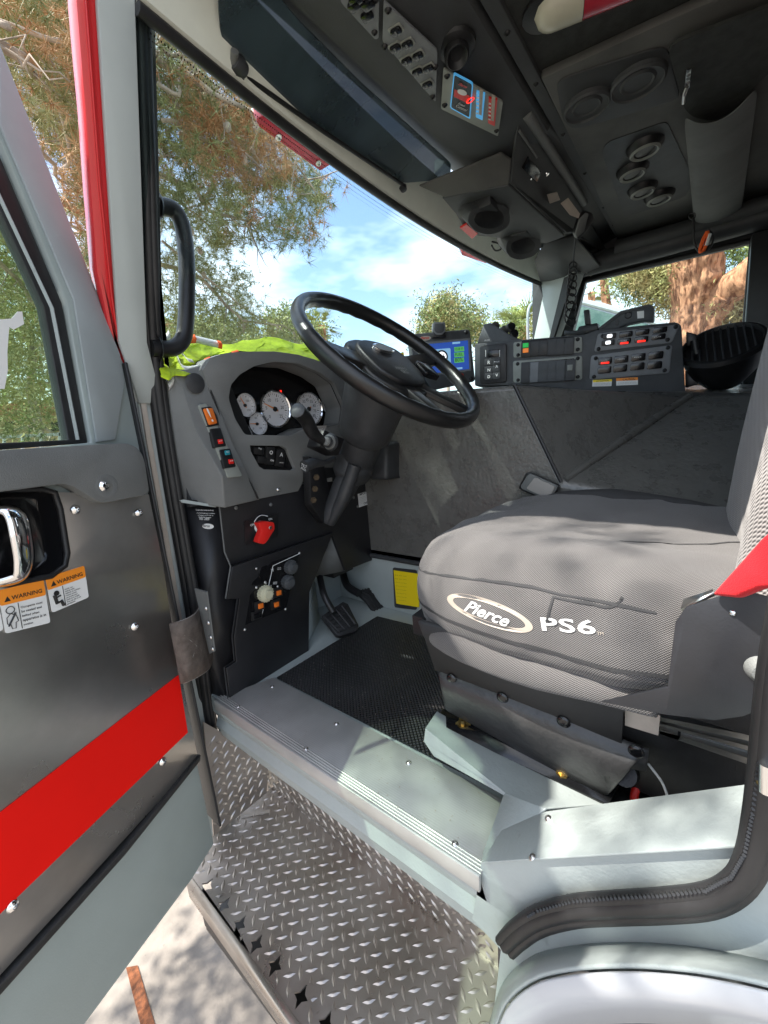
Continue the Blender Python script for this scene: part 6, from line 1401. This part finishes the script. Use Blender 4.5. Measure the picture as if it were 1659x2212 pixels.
rough_tube([W(1590, 620, dT+.1), W(1600, 680, dT+.1), W(1575, 720, dT+.1)], [.06, .06, .04], bm, 8)
rough_tube([W(1500, 740, dT), W(1495, 770, dT), W(1520, 900, dT)], [.10, .14, .2], bm, 14)
link('trunk', to_mesh(bm, 'trunk', 2), M['bark'], ot)
R5 = [(1300, 600), (1290, 560), (1650, 480), (1650, 600), (1600, 560), (1480, 590), (1495, 640), (1440, 660), (1380, 640), (1340, 640), (1330, 600)]
trimesh('crown', leaves(region(R5, 2600, 7.3, 9.0, 150, .16), .045, 5), M['leaf'], ot, kind='stuff')
trimesh('dry_crown', leaves(region([(1340, 570), (1480, 560), (1480, 680), (1400, 660), (1350, 640)], 1300, 6.8, 8, 70, .13), .045, 5), M['leaf_dry'], ot, kind='stuff')
trimesh('hanging_bark', leaves(region([(1560, 620), (1600, 600), (1595, 680), (1560, 760)], 500, 6.8, 7.2, 30, .1), .05, 4), M['leaf_dry'], ot, kind='stuff')
pt = thing('thin_trunk', 'slim orange tree trunk at the left of the passenger window', 'tree', (14, 5, -1.6)); bm = bmesh.new()
rough_tube([W(1330, 760, 15), W(1312, 660, 15), W(1304, 600, 15), W(1300, 540, 15)], [.16, .13, .1, .09], bm, 12); link('trunk', to_mesh(bm, 'trunk', 2), M['bark'], pt)
# neighbour vehicle
nv = thing('parked_ambulance', 'pale grey box body vehicle parked beyond the passenger side', 'vehicle', W(1300, 850, 5.5)); nv.location.z = -1.6
PN = pl(W(1250, 700, 5.5), (-.93, -.36, .0))
poly('body', PN, [(1200, 636), (1235, 640), (1300, 652), (1420, 688), (1450, 700), (1450, 1100), (1180, 1100), (1190, 700)], 1.8, M['van_white'], nv, bevel=.02)
poly('window', PN, [(1222, 662), (1262, 662), (1340, 684), (1400, 700), (1400, 735), (1215, 735)], .01, M['thin_glass'], nv, lift=.004)
poly('trim_line', PN, [(1210, 652), (1262, 654), (1345, 676), (1420, 700), (1420, 704), (1343, 680), (1260, 658), (1210, 656)], .01, M['plate_olive'], nv, lift=.008)
poly('window_interior', PN, [(1222, 662), (1262, 662), (1340, 684), (1400, 700), (1400, 735), (1215, 735)], .005, M['hazy_green'], nv, lift=.001)
for u in (1250, 1300, 1350): tube('wheel', [W(u, 1000, 5.5), W(u, 1000, 5.3)], .3, M['rubber'], nv, sm=1, n=24) if u == 1300 else None
mr = thing('mirror_arm', 'grey curved mirror arm outside the windshield by the far pillar', 'mirror arm', W(1140, 740, Y(1.15)))
tube('tube', [W(1141, 745, Y(1.05)), W(1140, 700, Y(1.05)), W(1142, 668, Y(1.05)), W(1152, 654, Y(1.05)), W(1170, 650, Y(1.05))], .010, M['frame_grey'], mr)
hb = thing('house', 'ochre building with a tiled roof behind the door window', 'house', W(60, 935, 26)); hb.location.z = -1.6
PHs = pl(W(60, 900, 26), (0, -1, 0))
poly('wall', PHs, [(-200, 905), (-200, 1010), (230, 985), (230, 880)], 3, M['stucco'], hb); poly('roof', PHs, [(-210, 880), (-210, 908), (240, 884), (240, 862)], 3.4, M['bark'], hb, lift=.3)
for u in (20, 75, 120): poly('window', PHs, [(u-9, 912), (u+9, 910), (u+9, 930), (u-9, 932)], .1, M['gloss_black'], hb, lift=.05)
fe = thing('garden_fence', 'white rail fence beyond the open door window', 'fence', W(50, 948, 12)); fe.location.z = -1.6
PF = pl(W(50, 940, 13), (0, -1, 0)); poly('rail', PF, [(-200, 950), (-200, 958), (230, 936), (230, 930)], .06, M['van_white'], fe)
for u in range(-150, 220, 40): poly('post', PF, [(u-3, 948-(u+200)*.045), (u+3, 948-(u+200)*.045), (u+3, 1005), (u-3, 1005)], .08, M['van_white'], fe)
